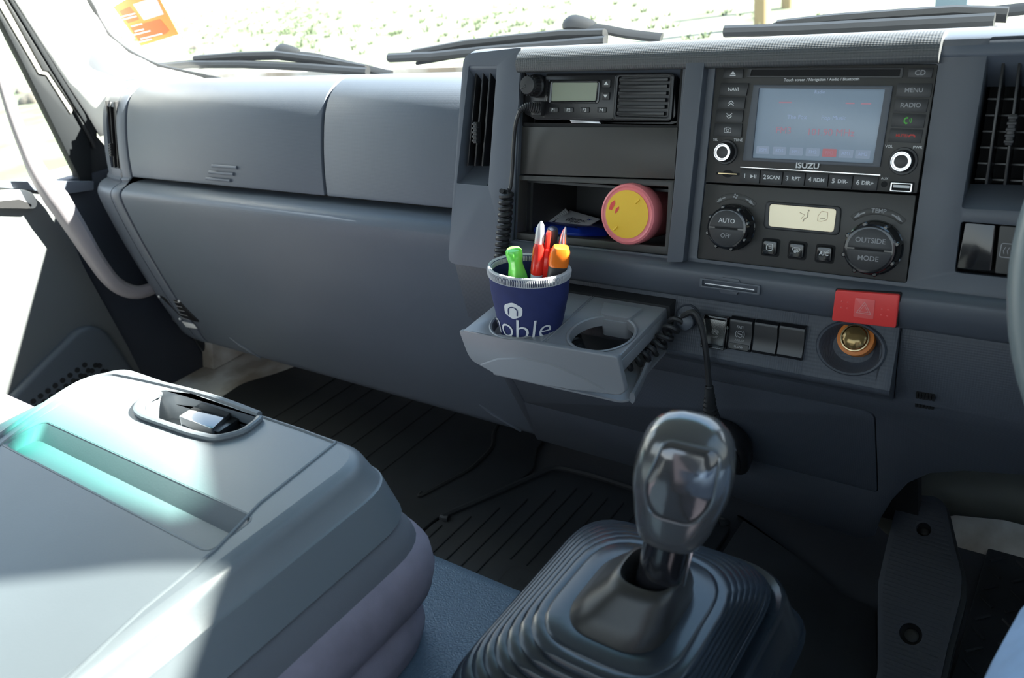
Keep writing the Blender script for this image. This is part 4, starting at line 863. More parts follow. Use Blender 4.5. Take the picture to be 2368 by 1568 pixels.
b = MB(); cyl(b, p0, p1, [(.0080, 0), (.0094, .3), (.0102, .85), (.0098, .86)], 24, flat=.62, ref=ref, sq=.55); b.build('barrel', M['hiblk'], g)
b = MB(); cyl(b, p0, p1, [(.0104, .845), (.0108, .86), (.0108, .92), (.0100, .97), (.0080, 1.0), (.004, 1.004)], 24, flat=.66, ref=ref, sq=.55); b.build('cap', M['orange'], g)
p1 = at(1306, 524, 1, -.102); p0 = foot(p1, .020, .012)
g = thing('tweezers', 'shiny metal tweezer tips sticking up behind the orange highlighter', 'tweezers', WLD, p0)
for s_ in (-1, 1):
    b = MB(); o_ = Vector((.0028 * s_, 0, 0)); P = [p0 + o_ * .4, p0.lerp(p1, .5) + o_ * 1.3, p0.lerp(p1, .78) + o_ * 1.3, p0.lerp(p1, .92) + o_ * .6, p1 + o_ * .35 + Vector((0, 0, -.003 if s_ < 0 else 0))]
    b.tube(spline(P, 4), [.0032] * 9 + [.0034, .0032, .0030, .0026, .0022, .0018, .0013, .0008], 8, flat=.45, ref=(1, 0, 0)); b.build('arm', M['silver'], g)

# ------------------------------------------------------------------ in the storage bin
M['tub'] = MT('pink_tub', (.80, .24, .25), .4, sss=.1); M['lidc'] = MT('pink_lid', (.92, .25, .27), .35); M['yellow'] = MT('yellow_label', (1.0, .62, .04), .5)
fl = si[3][1] - .001; cu = on(S, 1450, 497, .010)[0]; cv = on(S, 1450, 496, .010)[1]; cv = max(cv, fl + .0335); RT = .0345
g = thing('plastic_tub', 'pink plastic tub lying on its side in the storage bin, yellow label on its lid', 'tub', S, (cu, fl, -.04))
b = MB(S); b.lathe((cu, cv, 0), [(.010, -.100), (.029, -.100), (.0300, -.098), (.0312, -.01), (.0312, 0)], 48); b.build('tub_body', M['tub'], g)
b = MB(S); b.lathe((cu, cv, 0), [(.0325, -.010), (RT - .0002, -.009), (RT, -.002), (RT, .006), (RT - .0012, .0095), (RT - .0035, .0108), (RT - .0045, .0100), (.0290, .0096), (.001, .0096)], 56); b.build('lid', M['lidc'], g)
b = MB(S); cl_ = on(S, 1443, 495, .010); b.lathe((cu - .0005, cv, 0), [(.0268, .0090), (.0268, .0102), (.001, .0102)], 48)
for px in [(1474, 466), (1424, 528)]:
    x, y = on(S, *px, .0102); b.tube([(x - .0022, y - .0022, .0102), (x + .0022, y + .0022, .0102)], .0012, 8)
for pts in ([(1408, 484), (1412, 470), (1422, 462), (1423, 470), (1415, 486)], [(1422, 492), (1424, 482), (1432, 477), (1431, 484), (1424, 494)]): b.flat(rpoly(ons(S, pts, .0104)[::-1], .001), .0105, 1)
b.build('lid_label', [M['yellow'], M['red']], g)
FB = S @ frame((0, fl, 0), (1, 0, 0), (0, 0, -1), (0, 1, 0))
M['blue'] = MT('blue_foil', (.012, .045, .42), .2); M['foil'] = MT('white_foil', (.85, .85, .87), .35, bump=('noise', 120, .4, .001)); M['ink'] = MT('black_ink', (.03, .03, .06), .5)
wp = thing('wipes_packet', 'blue and white packet of antibacterial wipes lying in the storage bin beside the tub', 'packet of wipes', FB, (*on(FB, 1320, 530, 0), 0))
b = MB(FB); bp_ = ons(FB, [(1240, 541), (1228, 517), (1290, 508), (1400, 508), (1405, 540), (1345, 541), (1290, 537)], .004)
pts_ = rpoly(bp_, .004, 3); c = mid(pts_)
b.loft([[(x, y, .0005) for x, y in pts_], [(c[0] + (x - c[0]) * 1.0, c[1] + (y - c[1]) * 1.0, .0040) for x, y in pts_], [(c[0] + (x - c[0]) * .90, c[1] + (y - c[1]) * .86, .0085 + .001 * math.sin(x * 300)) for x, y in pts_], [(c[0] + (x - c[0]) * .6, c[1] + (y - c[1]) * .6, .0105) for x, y in pts_]]); b.build('foil_pouch', M['blue'], wp)
F2 = FB @ Matrix.Translation((*on(FB, 1335, 507, .015), .0150)) @ Matrix.Rotation(math.radians(16), 4, 'X') @ Matrix.Rotation(math.radians(-22), 4, 'Z')
b = MB(F2); q = ons(F2, [(1283, 511), (1318, 486), (1388, 506), (1352, 527)], 0); b.prism(rpoly(q, .001), -.0012, 0, .0003)
c = on(F2, 1330, 509, .0002); e1 = Vector(on(F2, 1352, 514, .0002)) - Vector(on(F2, 1306, 504, .0002)); an = math.atan2(e1.y, e1.x)
nx = Vector((-math.sin(an), math.cos(an))); b.text('Antibac', c[0] + .002, c[1] + .003 , .0100, .0003, 1, rot=an, bold=.00015); b.text('Wipes', c[0] - nx.x * .004, c[1] - nx.y * .004 - .0005, .0100, .0003, 1, rot=an, bold=.00015)
c2 = on(F2, 1362, 508, .0002); b.text('W', c2[0], c2[1], .006, .0003, 2, rot=an, bold=.0003); b.build('front_label', [M['foil'], M['ink'], M['blue']], wp)
b = MB(F2); q = ons(F2, [(1258, 512), (1301, 480), (1316, 494), (1270, 516)], 0)
q3 = [(q[0][0], q[0][1], .001), (q[1][0], q[1][1], .005), (q[2][0], q[2][1], .002), (q[3][0], q[3][1], 0)]; e0, e1_, e2, e3 = [Vector(p) for p in q3]; N_ = 22; va = []; fa = []
for k in range(N_ + 1):
    t = k / N_; z = Vector((0, 0, .0006 * (k % 2))); va += [e0.lerp(e1_, t) + z, e3.lerp(e2, t) + z, e0.lerp(e1_, t) + z - Vector((0, 0, .0005)), e3.lerp(e2, t) + z - Vector((0, 0, .0005))]
for k in range(N_): i = k * 4; fa += [(i, i + 1, i + 5, i + 4), (i + 2, i + 6, i + 7, i + 3), (i, i + 4, i + 6, i + 2), (i + 1, i + 3, i + 7, i + 5)]
b.add(va, fa); b.build('crimped_end', M['foil'], wp, ang=5)

# ------------------------------------------------------------------ coiled microphone lead and microphone
SP = lambda px, py, n: S @ Vector((*on(S, px, py, n), n))
ml = thing('microphone_lead', 'black coiled microphone lead hanging from the radio and looping under the cup holder', 'cable', S, (-.375, -.13, .02))
b = MB(); b.tube(spline([SP(1202, 256, .022), SP(1193, 285, .022), SP(1188, 330, .016), SP(1184, 400, .013), SP(1180, 434, .014), SP(1174, 440, .016)], 6), .0024, 8)
hk = K @ Vector((*on(K, 1590, 738, .016), .016))
cab = [hk + Vector((-.004, -.004, .004)), at(1604, 722, 1, -.050), at(1622, 755, 1, -.052), at(1632, 810, 1, -.056), at(1637, 860, 1, -.058), at(1640, 898, 1, -.060)]
b.build('upper_cable', M['rubber'], ml); b = MB(); b.tube(spline(cab, 6), .0033, 8); b.build('lower_cable', M['rubber'], ml)
b = MB(); b.coil([SP(1172, 442, .018), SP(1168, 500, .018), SP(1162, 560, .018), SP(1158, 606, .018)], .0066, .0030, 12)
b.coil([SP(1158, 606, .018), T @ Vector((-.190, .002, -.030)), T @ Vector((-.12, -.035, -.036)), T @ Vector((-.070, -.085, -.034)), T @ Vector((-.02, -.085, -.034)), at(1512, 806, 1, -.078), at(1545, 770, 1, -.064), hk + Vector((-.010, -.004, -.002))], .0072, .0030, 33); b.build('coil', M['rubber'], ml)
g = thing('cable_hook', 'round grey hook button holding the microphone lead beside the cup holder', 'hook', K, (*on(K, 1590, 720, 0), 0))
b = MB(K); u, v = on(K, 1590, 733, .001); b.lathe((u, v, 0), [(.0145, 0), (.0145, .0015), (.0135, .0022), (.0125, .0012), (.001, .0012)], 36); b.build('base_ring', M['dash_l'], g)
b = MB(K); u, v = on(K, 1583, 744, .022); b.lathe((u, v, 0), [(.006, .001), (.006, .014), (.0098, .016), (.0104, .0185), (.0095, .0215), (.006, .0235), (.001, .0240)], 32); b.build('button', M['stack'], g)
g = thing('microphone', 'black hand microphone hanging on the lower panel behind the gear knob', 'microphone', L, (*on(L, 1668, 1100, .02), .0))
b = MB(L); u, v = on(L, 1662, 1032, .020); o2 = rpoly([(u - .034, v - .048), (u + .034, v - .048), (u + .041, v + .010), (u + .022, v + .042), (u - .022, v + .042), (u - .039, v + .010)], .020, 6)
b.prism(o2, .002, .030, .008, seg=4); b.build('microphone_body', M['black'], g)
b = MB(L); o3 = inset(o2, .008); b.prism(o3, .029, .0315, .001)
for k in range(6): b.box(u - .014, u + .014, v - .024 + k * .005, v - .0222 + k * .005, .031, .0322, .0003)
b.build('front_grille', M['satin'] if 0 else M['gloss'], g)
b = MB(L); b.prism(rpoly([(u + .008, v + .028), (u + .027, v + .012), (u + .032, v + .019), (u + .015, v + .035)], .003), .029, .0326, .001); b.build('side_plate', M['silver'], g)
b = MB(); P = spline([at(1640, 892, 1, -.060), at(1641, 920, 1, -.060), at(1642, 948, 1, -.058), at(1645, 968, 1, -.052)], 6); b.tube(P, [(.0048 + .0058 * i / (len(P) - 1)) * (1 if i % 2 else .86) for i in range(len(P))], 12, flat=.8); b.build('strain_relief', M['rubber'], g)

# ------------------------------------------------------------------ steering wheel
SW = frame((.420, -.19, .018), (1, 0, 0), Vector((0, -.5, -.866)) * -1, Vector((0, -.866, .5)))
M['wheel'] = MT('wheel_rim', (.16, .19, .20), .35)
g = thing('steering_wheel', 'steering wheel with blue-grey rim at the driver side of the cab', 'steering wheel', SW, (0, 0, 0))
R0 = .222; b = MB(SW); b.loft([[((R0 + .0150 * math.cos(c_)) * math.cos(t), (R0 + .0150 * math.cos(c_)) * math.sin(t), .0150 * math.sin(c_)) for c_ in [k * math.tau / 16 for k in range(16)]] for t in [k * math.tau / 96 for k in range(97)]], cap=False); b.build('rim', M['wheel'], g)
b = MB(SW); b.prism(rrect(-.075, .075, -.06, .06, .03, 6), -.05, -.01, .012, seg=4); b.build('hub', M['dark'], g)
for a in (200, 340, 270):
    b = MB(SW); c_, s_ = math.cos(math.radians(a)), math.sin(math.radians(a)); b.tube([(c_ * .06, s_ * .05, -.03), (c_ * .14, s_ * .14, -.018), (c_ * .215, s_ * .215, -.002)], .016, 10, flat=.4, ref=(-s_, c_, 0)); b.build('spoke', M['dark'], g)
# ------------------------------------------------------------------ floor mats
FM = frame((0, 0, ZF), (1, 0, 0), (0, 1, 0), (0, 0, 1))
g = thing('rubber_mat', 'black ribbed rubber mat filling the passenger footwell', 'floor mat', FM, (-.95, .05, 0), 'rubber floor mats')
o1 = ons(FM, [(500, 925), (560, 885), (640, 862), (720, 858)], .008); o1b = ons(FM, [(1240, 1035), (1235, 1085), (1180, 1125), (1010, 1195)], .008)
pm = [(o1[0][0], o1[0][1] - .25), o1[0], o1[1], o1[2], (o1[3][0], .40), (-.575, .40)] + o1b + [(o1b[-1][0] + .0, -.30)]
b = MB(FM); b.prism(rpoly(pm, .02), .0005, .008, .003); b.build('mat_base', M['mat'], g)
inn = [(-1.20, .36), (-.70, .36)] + ons(FM, [(1140, 1000), (1141, 1035), (1090, 1085), (960, 1155)], .009)
b = MB(FM); b.tube([(x, y, .009) for x, y in rpoly(inn[1:], .02)], .004, 6)
for k in range(7): x = -.78 - k * .06; b.tube([(x, -.25, .0082), (x, .33, .0082)], .0012, 5)
b.build('moulded_ribs', M['mat_line'], g)
g = thing('rubber_mat', 'black grooved rubber mat with raised rim, in front of the gear lever', 'floor mat', FM, (-.35, .05, 0), 'rubber floor mats')
rim = ons(FM, [(1010, 1200), (1150, 1140), (1285, 1080), (1370, 1100), (1470, 1132)], .010); cm = [(rim[0][0], -.45)] + rim + [(-.16, rim[4][1] - .01), (-.16, -.45)]
b = MB(FM); b.prism(rpoly(cm, .02), .0005, .009, .003); b.build('mat_base', M['mat'], g)
b = MB(FM); b.tube([(x, y, .010) for x, y in rpoly(cm[1:7], .02)[0:40]], .006, 8); b.build('raised_rim', M['mat'], g)
b = MB(FM)
for k in range(13):
    x = rim[0][0] + .018 + k * .030
    y1 = rim[2][1] - .035 - max(0, (-.44 - x)) * 1.35; seg_ = [(-.30, y1)]
    if -.43 < x < -.20: seg_ = [(-.30, -.155), (-.065, y1)]
    for a_, c_ in seg_:
        if c_ > a_: b.tube([(x, a_, .0092), (x, c_, .0092)], .0014, 5)
lo_ = (-.315, -.11); b.line(rrect(lo_[0] - .10, lo_[0] + .10, lo_[1] - .038, lo_[1] + .038, .012), .0022, .0094, 0, closed=True)
b.text('ISUZU', lo_[0], lo_[1], .052, .0094, 0, bold=-.0006, sx=1.1); b.build('grooves', M['mat_line'], g)
g = thing('rubber_mat', 'plain black rubber mat in the driver footwell, between the gear lever and the footrest', 'floor mat', FM, (-.02, .0, 0), 'rubber floor mats')
dm = ons(FM, [(1700, 1190), (1770, 1230), (1850, 1290), (1940, 1370), (2024, 1405), (2030, 1568), (1900, 1700)], .008)
b = MB(FM); b.prism(rpoly([(-.15, -.40), (-.15, dm[0][1])] + dm[:6] + [(dm[5][0], -.40)], .015), .0005, .008, .003); b.build('mat_base', M['mat'], g)
g = thing('checker_mat', 'dark rubber floor panel with raised diagonal bars, to the right of the footrest', 'floor mat', FM, (.45, .1, 0))
b = MB(FM); b.prism(rrect(.17, .84, -.40, .30, .02), .0005, .008, .003); b.build('mat_base', M['mat'], g)
b = MB(FM)
for i in range(14):
    for j in range(16):
        x = .185 + i * .03; y = -.2 + j * .03; d = (.008, .008) if (i + j) % 2 else (.008, -.008); b.tube([(x - d[0], y - d[1], .0085), (x + d[0], y + d[1], .0085)], .0022, 5)
b.build('raised_bars', M['mat'], g)
# footrest
FR = tilt((.10, .08, -.50), .62, .52)
M['fr'] = MT('footrest_rubber', (.026, .030, .040), .5, bump=('noise', 500, .2, .0005))
g = thing('footrest', 'dark grooved footrest plate with two round holes, beside the driver footwell', 'footrest', FR, (.0, -.2, 0))
q = ons(FR, [(2088, 1142), (2165, 1148), (2186, 1166), (2206, 1260), (2224, 1330), (2222, 1380), (2190, 1500), (2160, 1640), (2010, 1640), (2030, 1552), (2030, 1350), (2050, 1260), (2078, 1150)], 0)
h1 = on(FR, 2136, 1224, 0); h2 = on(FR, 2106, 1466, 0)
b = MB(FR); b.prism(rpoly(q, .006), -.012, 0, .003, holes=[circ(*h1, .0085, 24), circ(*h2, .0125, 28)]); b.build('tread_plate', M['fr'], g)
b = MB(FR); tp_, bt_ = max(p[1] for p in q), min(p[1] for p in q)
def span(y):
    xs = []
    for (xa, ya), (xb, yb) in zip(q, q[1:] + q[:1]):
        if (ya - y) * (yb - y) < 0: xs.append(xa + (xb - xa) * (y - ya) / (yb - ya))
    return (min(xs) + .006, max(xs) - .006) if len(xs) >= 2 else None
y = bt_ + .006
while y < tp_ - .006:
    s_ = span(y)
    if s_:
        cuts = [s_[0]]
        for hx_, hy_, hr in ((*h1, .0105), (*h2, .0150)):
            if abs(y - hy_) < hr: w = math.sqrt(hr * hr - (y - hy_) ** 2); cuts += [hx_ - w, hx_ + w]
        cuts.append(s_[1])
        for k in range(0, len(cuts) - 1, 2): b.box(cuts[k], cuts[k + 1], y - .0009, y + .0009, -.001, .0009)
    y += .0052
b.build('tread_ribs', M['fr'], g)
b = MB(FR); b.prism(rpoly([(p[0] + .002, p[1] - .002) for p in inset(q, -.004)], .006), -.045, -.018, .003); b.build('footrest_base', M['mat'], g)
for h_, r_ in ((h1, .005), (h2, .008)):
    b = MB(FR); b.lathe((*h_, -.018), [(r_, 0), (r_, .003), (r_ * .6, .004)], 16); b.build('bolt', M['bezel'], g)

# ------------------------------------------------------------------ vinyl-covered engine cover
M['vinyl'] = MT('blue_grey_vinyl', (.085, .118, .155), .38, bump=('leather', 330, .55, .0012), spec=.6)
e_ = [at(1010, 1290, 2, -.3), at(1230, 1374, 2, -.3)]; EY = (e_[0].y + e_[1].y) / 2
b = MB(); b.loft([[(x, EY + .02, ZF + .012), (x, EY + .012, -.325), (x, EY + .006, -.308), (x, EY - .008, -.300), (x, -1.55, -.300), (x, -1.55, ZF + .012)] for x in (-.62, .10)])
solo(b, 'engine_cover', M['vinyl'], 'blue-grey grained vinyl engine cover between the seats, under the gear lever', 'engine cover')

# ------------------------------------------------------------------ gear lever
M['boot'] = MT('gaiter_rubber', (.022, .028, .037), .24, var=.1, vs=30); M['boot2'] = MT('gaiter_centre', (.028, .026, .025), .35, var=.35, vs=25)
M['knob'] = MT('knob_grey', (.055, .056, .060), .20, spec=1.0, coat=.6); M['knobin'] = MT('knob_inlay', (.13, .125, .13), .12, metal=.7, spec=1); M['kn_rim'] = MT('knob_rim', (.16, .17, .18), .2, metal=.5)
ZT = -.165
GX, GY = at(1462, 1402, 2, ZT).x, at(1462, 1402, 2, ZT).y
g = thing('gear_lever', 'gear lever with glossy grey knob rising from a ribbed rubber gaiter', 'gear lever', WLD, (GX, GY, -.3))
def rr3(cx, cy, hx_, hy_, r, z, n=7): return [(x, y, z) for x, y in rrect(cx - hx_, cx + hx_, cy - hy_, cy + hy_, r, n)]
BX, BY = -.022, -.405
rings = []; NR = 8
rings.append(rr3(BX, BY, .112, .145, .05, -.2995)); rings.append(rr3(BX, BY, .108, .140, .05, -.297)); rings.append(rr3(BX + .004, BY, .098, .126, .05, -.252)); rings.append(rr3(BX + .005, BY, .094, .122, .05, -.247))
for k in range(NR):
    t = k / (NR - 1); cx = BX + (GX - BX) * t; cy = BY + (GY - BY) * t; hx_ = .088 - .034 * t; hy_ = .114 - .053 * t; z = -.246 + (ZT + .246) * (t ** .85)
    rings += [rr3(cx, cy, hx_ + .002, hy_ + .002, .045, z + .003 - .0085), rr3(cx, cy, hx_ + .003, hy_ + .003, .045, z + .001), rr3(cx, cy, hx_, hy_, .045, z + .004), rr3(cx, cy, hx_ - .0055, hy_ - .0055, .042, z + .003), rr3(cx, cy, hx_ - .0065, hy_ - .0065, .042, z - .002)]
rings.append(rr3(GX, GY, .050, .056, .036, ZT - .001)); rings.append(rr3(GX, GY, .049, .055, .036, ZT + .003)); rings.append(rr3(GX, GY, .046, .052, .034, ZT + .005)); rings.append(rr3(GX, GY, .034, .040, .026, ZT + .004))
b = MB(); b.loft(rings); b.build('gaiter', M['boot'], g, ang=60)
S0 = at(1513, 1385, 2, -.150); K1 = Vector((.0603, -.4368, -.0299))
KP = [(r_, z) for r_, z in [(0, 0)]]
rings = [rr3(GX, GY, .035, .041, .028, ZT + .002), rr3(GX, GY, .034, .040, .027, ZT + .006), rr3(GX + .006, GY + .002, .030, .034, .024, ZT + .016), rr3(GX + .012, GY + .004, .0235, .026, .020, ZT + .028), rr3(GX + .014, GY + .005, .0215, .023, .019, ZT + .034), rr3(GX + .014, GY + .005, .0185, .019, .016, ZT + .035), rr3(GX + .014, GY + .005, .0165, .017, .0145, ZT + .030), rr3(GX + .014, GY + .005, .0155, .016, .014, ZT + .010)]
CX, CY = GX + .014, GY + .005
b = MB(); b.loft(rings); b.build('gaiter_collar', M['boot2'], g, ang=60)
S0 = Vector((CX, CY, -.160)); KD = (K1 - S0).normalized()
toC = (CP - K1); kz = (toC - KD * toC.dot(KD)).normalized(); kx = KD.cross(kz).normalized()
KF = frame(K1, kx, KD, kz)        # x across, y up the lever, z towards the driver
b = MB(); b.tube([S0, S0.lerp(K1, .75)], [.0150, .0150], 24); b.build('shaft', M['gloss'], g)
b = MB(KF); b.box(.0140, .0162, -.110, -.050, -.003, .004, .001); b.build('chrome_wire', M['silver'], g)
prof = [(-.067, .0190, .0165, 0), (-.065, .0203, .0178, 0), (-.058, .0222, .0190, 0), (-.049, .0246, .0200, .0), (-.038, .0264, .0205, .0), (-.028, .0285, .0210, 0), (-.014, .0288, .0205, 0), (-.002, .0272, .0190, -.001), (.006, .0250, .0172, -.002), (.012, .0215, .0145, -.003), (.017, .0160, .0105, -.004), (.0198, .0085, .0060, -.004), (.0205, .002, .002, -.004)]
rings = []
for y, hx_, hz, oz in prof:
    rg = []
    for k in range(40):
        t = k * math.tau / 40; c_, s_ = math.cos(t), math.sin(t); e = .78
        rg.append((hx_ * (abs(c_) ** e) * (1 if c_ >= 0 else -1), y, oz + hz * (abs(s_) ** e) * (1 if s_ >= 0 else -1)))
    rings.append(rg)
b = MB(KF); b.loft(rings); kb = b.build('knob', M['knob'], g, ang=60)
inl = rpoly([(-.0135, -.038), (.0120, -.038), (.0195, -.020), (.0175, .0125), (-.0140, .0125), (-.0200, -.020)], .007, 6); c = mid(inl)
def surf(y):
    for a_, c_ in zip(prof, prof[1:]):
        if a_[0] <= y <= c_[0]: t = (y - a_[0]) / (c_[0] - a_[0]); return a_[3] + (c_[3] - a_[3]) * t + a_[2] + (c_[2] - a_[2]) * t
    return .01
def sz(x, y):
    for a_, c_ in zip(prof, prof[1:]):
        if a_[0] <= y <= c_[0]:
            t = (y - a_[0]) / (c_[0] - a_[0]); hx_ = a_[1] + (c_[1] - a_[1]) * t; hz = a_[2] + (c_[2] - a_[2]) * t; oz = a_[3] + (c_[3] - a_[3]) * t
            u_ = min(abs(x) / hx_, .999) ** (1 / .78); return oz + hz * math.sqrt(max(0, 1 - u_ * u_)) ** .78
    return .01
b = MB(KF); b.tube([(x, y, sz(x, y) + .0002) for x, y in inl + inl[:1]], .0010, 6); b.build('inlay_rim', M['kn_rim'], kb)
rg = []
for s_, h_ in [(1.0, -.0004), (.97, .0006), (.88, .0011), (.7, .0012), (.5, .0012), (.3, .0012), (.1, .0012), (.01, .0012)]:
    rg.append([(c[0] + (x - c[0]) * s_, c[1] + (y - c[1]) * s_, sz(c[0] + (x - c[0]) * s_, c[1] + (y - c[1]) * s_) + h_) for x, y in inl])
b = MB(KF); b.loft(rg); b.build('inlay', M['knobin'], kb, ang=60)

# ------------------------------------------------------------------ folded centre seat
SZ = -.12
M['shell'] = MT('seat_shell', (.155, .172, .190), .36, bump=('noise', 500, .15, .0004), var=.06, vs=9)
M['velour'] = MT('mauve_velour', (.24, .205, .25), .9, bump=('noise', 900, .4, .0008), var=.12, vs=40)
M['knit'] = MT('grey_knit', (.12, .12, .135), .85, bump=('noise', 1300, .5, .0008))
g = thing('folded_seat', 'folded-down centre seat with grey plastic tray back and mauve velour edge', 'seat', WLD, (-.42, -.70, -.38))
X0, X1, Y0, Y1 = -.622, -.224, -1.05, -.431
def sr(x0, x1, y0, y1, r, z, n=8): return [(x, y, z) for x, y in rrect(x0, x1, y0, y1, r, n)]
top = [(p[0], p[1]) for p in sr(X0 + .006, X1 - .010, Y0, Y1 - .004, .030, 0)]
trough = rpoly([(-.575, -.536), (-.250, -.536), (-.250, -.576), (-.575, -.576)], .010, 4)
P1 = on(frame((0, 0, SZ), (1, 0, 0), (0, 1, 0), (0, 0, 1)), 322, 940)
SF = frame((0, 0, SZ), (1, 0, 0), (0, 1, 0), (0, 0, 1))
bk_ = ons(SF, [(340, 925), (368, 903), (470, 915), (604, 962), (585, 985), (540, 1010), (480, 1008), (345, 958)], 0)
bk_ = rpoly(bk_, .008, 4)
grip = rpoly([(-.598, -.46), (-.590, -.60), (-.60, -.62), (-.61, -.60), (-.612, -.47)], .004)
b = MB(SF); b.prism(top, -.014, 0, .0, holes=[inset(trough, -.0012), inset(bk_, -.0012)])
sh = MB()
L_ = lambda dx, z, r: sr(X0 + .006 - dx, X1 - .010 + dx, Y0, Y1 - .004 + dx * .8, r, z)
sh.loft([L_(0, SZ, .030), L_(.006, SZ - .0015, .034), L_(.0095, SZ - .005, .036), L_(.012, SZ - .010, .038), L_(.0185, SZ - .026, .042), L_(.0197, SZ - .0270, .042), L_(.0207, SZ - .0273, .042), L_(.029, SZ - .056, .050), L_(.031, SZ - .062, .052), L_(.028, SZ - .066, .050), L_(.01, SZ - .066, .04)], cap=False)
b.add([WM.get(None, WLD) @ v for v in [SF.inverted() @ x for x in sh.v]], sh.f)
b.add([SF.inverted() @ Vector(v) for v in []], [])
shell = b.build('tray_shell', M['shell'], g, ang=40)
b = MB(SF); b.box(X0 + .02, X1 - .02, Y0, -.50, -.0155, -.0125); b.build('trough_floor', M['shell'], g)
b = MB(SF); b.prism([(p[0], p[1]) for p in sr(X0 + .02, X1 - .02, -.53, Y1 + .002, .02, 0)], -.034, -.031); b.build('pocket_floor', M['shell'], g)
b = MB(SF); wl_ = [[(x, y, z) for x, y in bk_] for z in (-.031, 0)]; b.loft(wl_, cap=False)
tf = [(x, y - .010 if y > -.55 else y) for x, y in trough]; b.v = []; b.f = []; b.m = []; b.loft([[(x, y, -.0125) for x, y in inset(tf, .002)], [(x, y, -.002) for x, y in inset(trough, .0008)], [(x, y, .0003) for x, y in inset(trough, -.0022)]], cap=False); b.loft([[(x, y, z) for x, y in inset(bk_, d)] for z, d in ((-.032, .003), (-.004, .0005), (.0004, -.0022))], cap=False); b.build('pocket_wall', M['shell'], g)
# raised mouldings on the tray
mold = ons(SF, [(604, 966), (560, 1000), (500, 1014), (440, 1000), (330, 962), (316, 948), (330, 925), (372, 900)], .002)
b = MB(SF); b.tube([(x, y, .001) for x, y in rpoly(mold, .008)[2:-2]], .0052, 10, flat=.7); b.build('pocket_rim', M['shell'], g)
b = MB(SF)
e1_ = ons(SF, [(612, 966), (690, 992), (776, 1024)], 0); b.tube([(x, y, -.0004) for x, y in spline([(p[0], p[1], 0) for p in e1_], 4) for _ in [0]] if 0 else [(p[0], p[1], -.0002) for p in e1_], .0016, 6)
e2_ = ons(SF, [(776, 1024), (700, 1085), (600, 1165), (500, 1270), (330, 1410), (160, 1568), (20, 1700)], 0); b.tube([(p[0], p[1], -.0002) for p in e2_], .0016, 6)
e3_ = ons(SF, [(600, 958), (480, 915), (300, 872), (245, 868), (180, 888), (90, 945), (0, 1008), (-120, 1100)], 0); b.tube([(p[0], p[1], 0) for p in spline([(q_[0], q_[1], 0) for q_ in e3_], 4)], .0030, 8)
b.build('edge_bead', M['shell'], g)
b = MB(SF); e4 = ons(SF, [(255, 884), (190, 905), (100, 958), (40, 1000), (-60, 1075)], 0); b.tube([(p.x, p.y, -.001) for p in spline([(q_[0], q_[1], 0) for q_ in e4], 4)], .0022, 6); b.build('inner_bead', M['shell'], g)
# cushion layers below the shell
def cush(rows, name, mt):
    b = MB(); b.loft([sr(X0 - dx, X1 + dx, Y0, Y1 + dy, r, z, 8) for dx, dy, z, r in rows]); b.build(name, M[mt], g, ang=60)
cush([(.012, .008, SZ - .060, .05), (.022, .016, SZ - .066, .052), (.030, .022, SZ - .078, .055), (.033, .024, SZ - .088, .057), (.02, .012, SZ - .100, .05)], 'seat_back_trim', 'knit')
cush([(.026, .018, SZ - .082, .055), (.036, .026, SZ - .086, .06), (.042, .031, SZ - .098, .063), (.043, .032, SZ - .116, .065), (.038, .027, SZ - .134, .062), (.026, .02, SZ - .144, .06)], 'velour_edge', 'velour')
cush([(.018, .002, SZ - .134, .06), (.034, .010, SZ - .142, .07), (.040, .012, SZ - .16, .07), (.040, .012, -.285, .07), (.036, .008, -.2995, .07)], 'seat_cushion', 'velour')
# buckle lying in the pocket
BF = frame(SF @ Vector((*on(SF, 480, 970, .004), -.016)), Vector((.92, .38, 0)), Vector((-.38, .92, .12)))if 0 else SF @ Matrix.Translation((*on(SF, 482, 968, .0), -.012)) @ Matrix.Rotation(math.radians(4), 4, 'Z') @ Matrix.Rotation(math.radians(-8), 4, 'X')
M['buck'] = MT('glossy_buckle', (.045, .047, .050), .10, spec=1.0, coat=1.0)
bu = thing('belt_buckle', 'black seat belt buckle lying in the oval pocket of the folded seat', 'belt buckle', BF, (0, 0, -.010))
bq = ons(BF, [(412, 962), (470, 928), (536, 950), (490, 992)], .008)
b = MB(BF); b.prism(rpoly(bq, .003), -.010, .008, .003, seg=3); b.build('buckle_body', M['buck'], bu)
bq2 = ons(BF, [(540, 952), (553, 968), (505, 999), (490, 995), (497, 986)], .004)
b = MB(BF); b.prism(rpoly(bq2, .002), -.010, .004, .002); b.build('release_button', M['black'], bu)
b = MB(BF); q_ = ons(BF, [(418, 985), (440, 990), (436, 997), (414, 992)], .0); b.build('belt_stub', M['cream'], bu) if 0 else None

# passenger seat edge at the far left, seen behind the tray
b = MB(); P_ = at(20, 950, 0, -.80)
b.loft([[(x, y, z) for x, y in rrect(-1.22, -.74, -1.30, P_.y + .02, .07, 6)] for z in (-.345,)] + [[(x, y, z) for x, y in rrect(-1.22 - d, -.74 + d, -1.30, P_.y + .02 + d, .07, 6)] for d, z in ((.02, -.33), (.025, P_.z - .06), (.015, P_.z - .02), (-.01, P_.z), (-.05, P_.z + .008))])
ps = thing('passenger_seat', 'mauve fabric passenger seat cushion peeking in beyond the folded tray', 'seat', WLD, (-.98, -.9, -.6))
b.build('seat_cushion', M['velour'], ps); b = MB(); b.prism(rrect(-1.18, -.78, -1.25, P_.y - .05, .03), ZF + .001, -.34, .005); b.build('seat_base', M['dark'], ps)

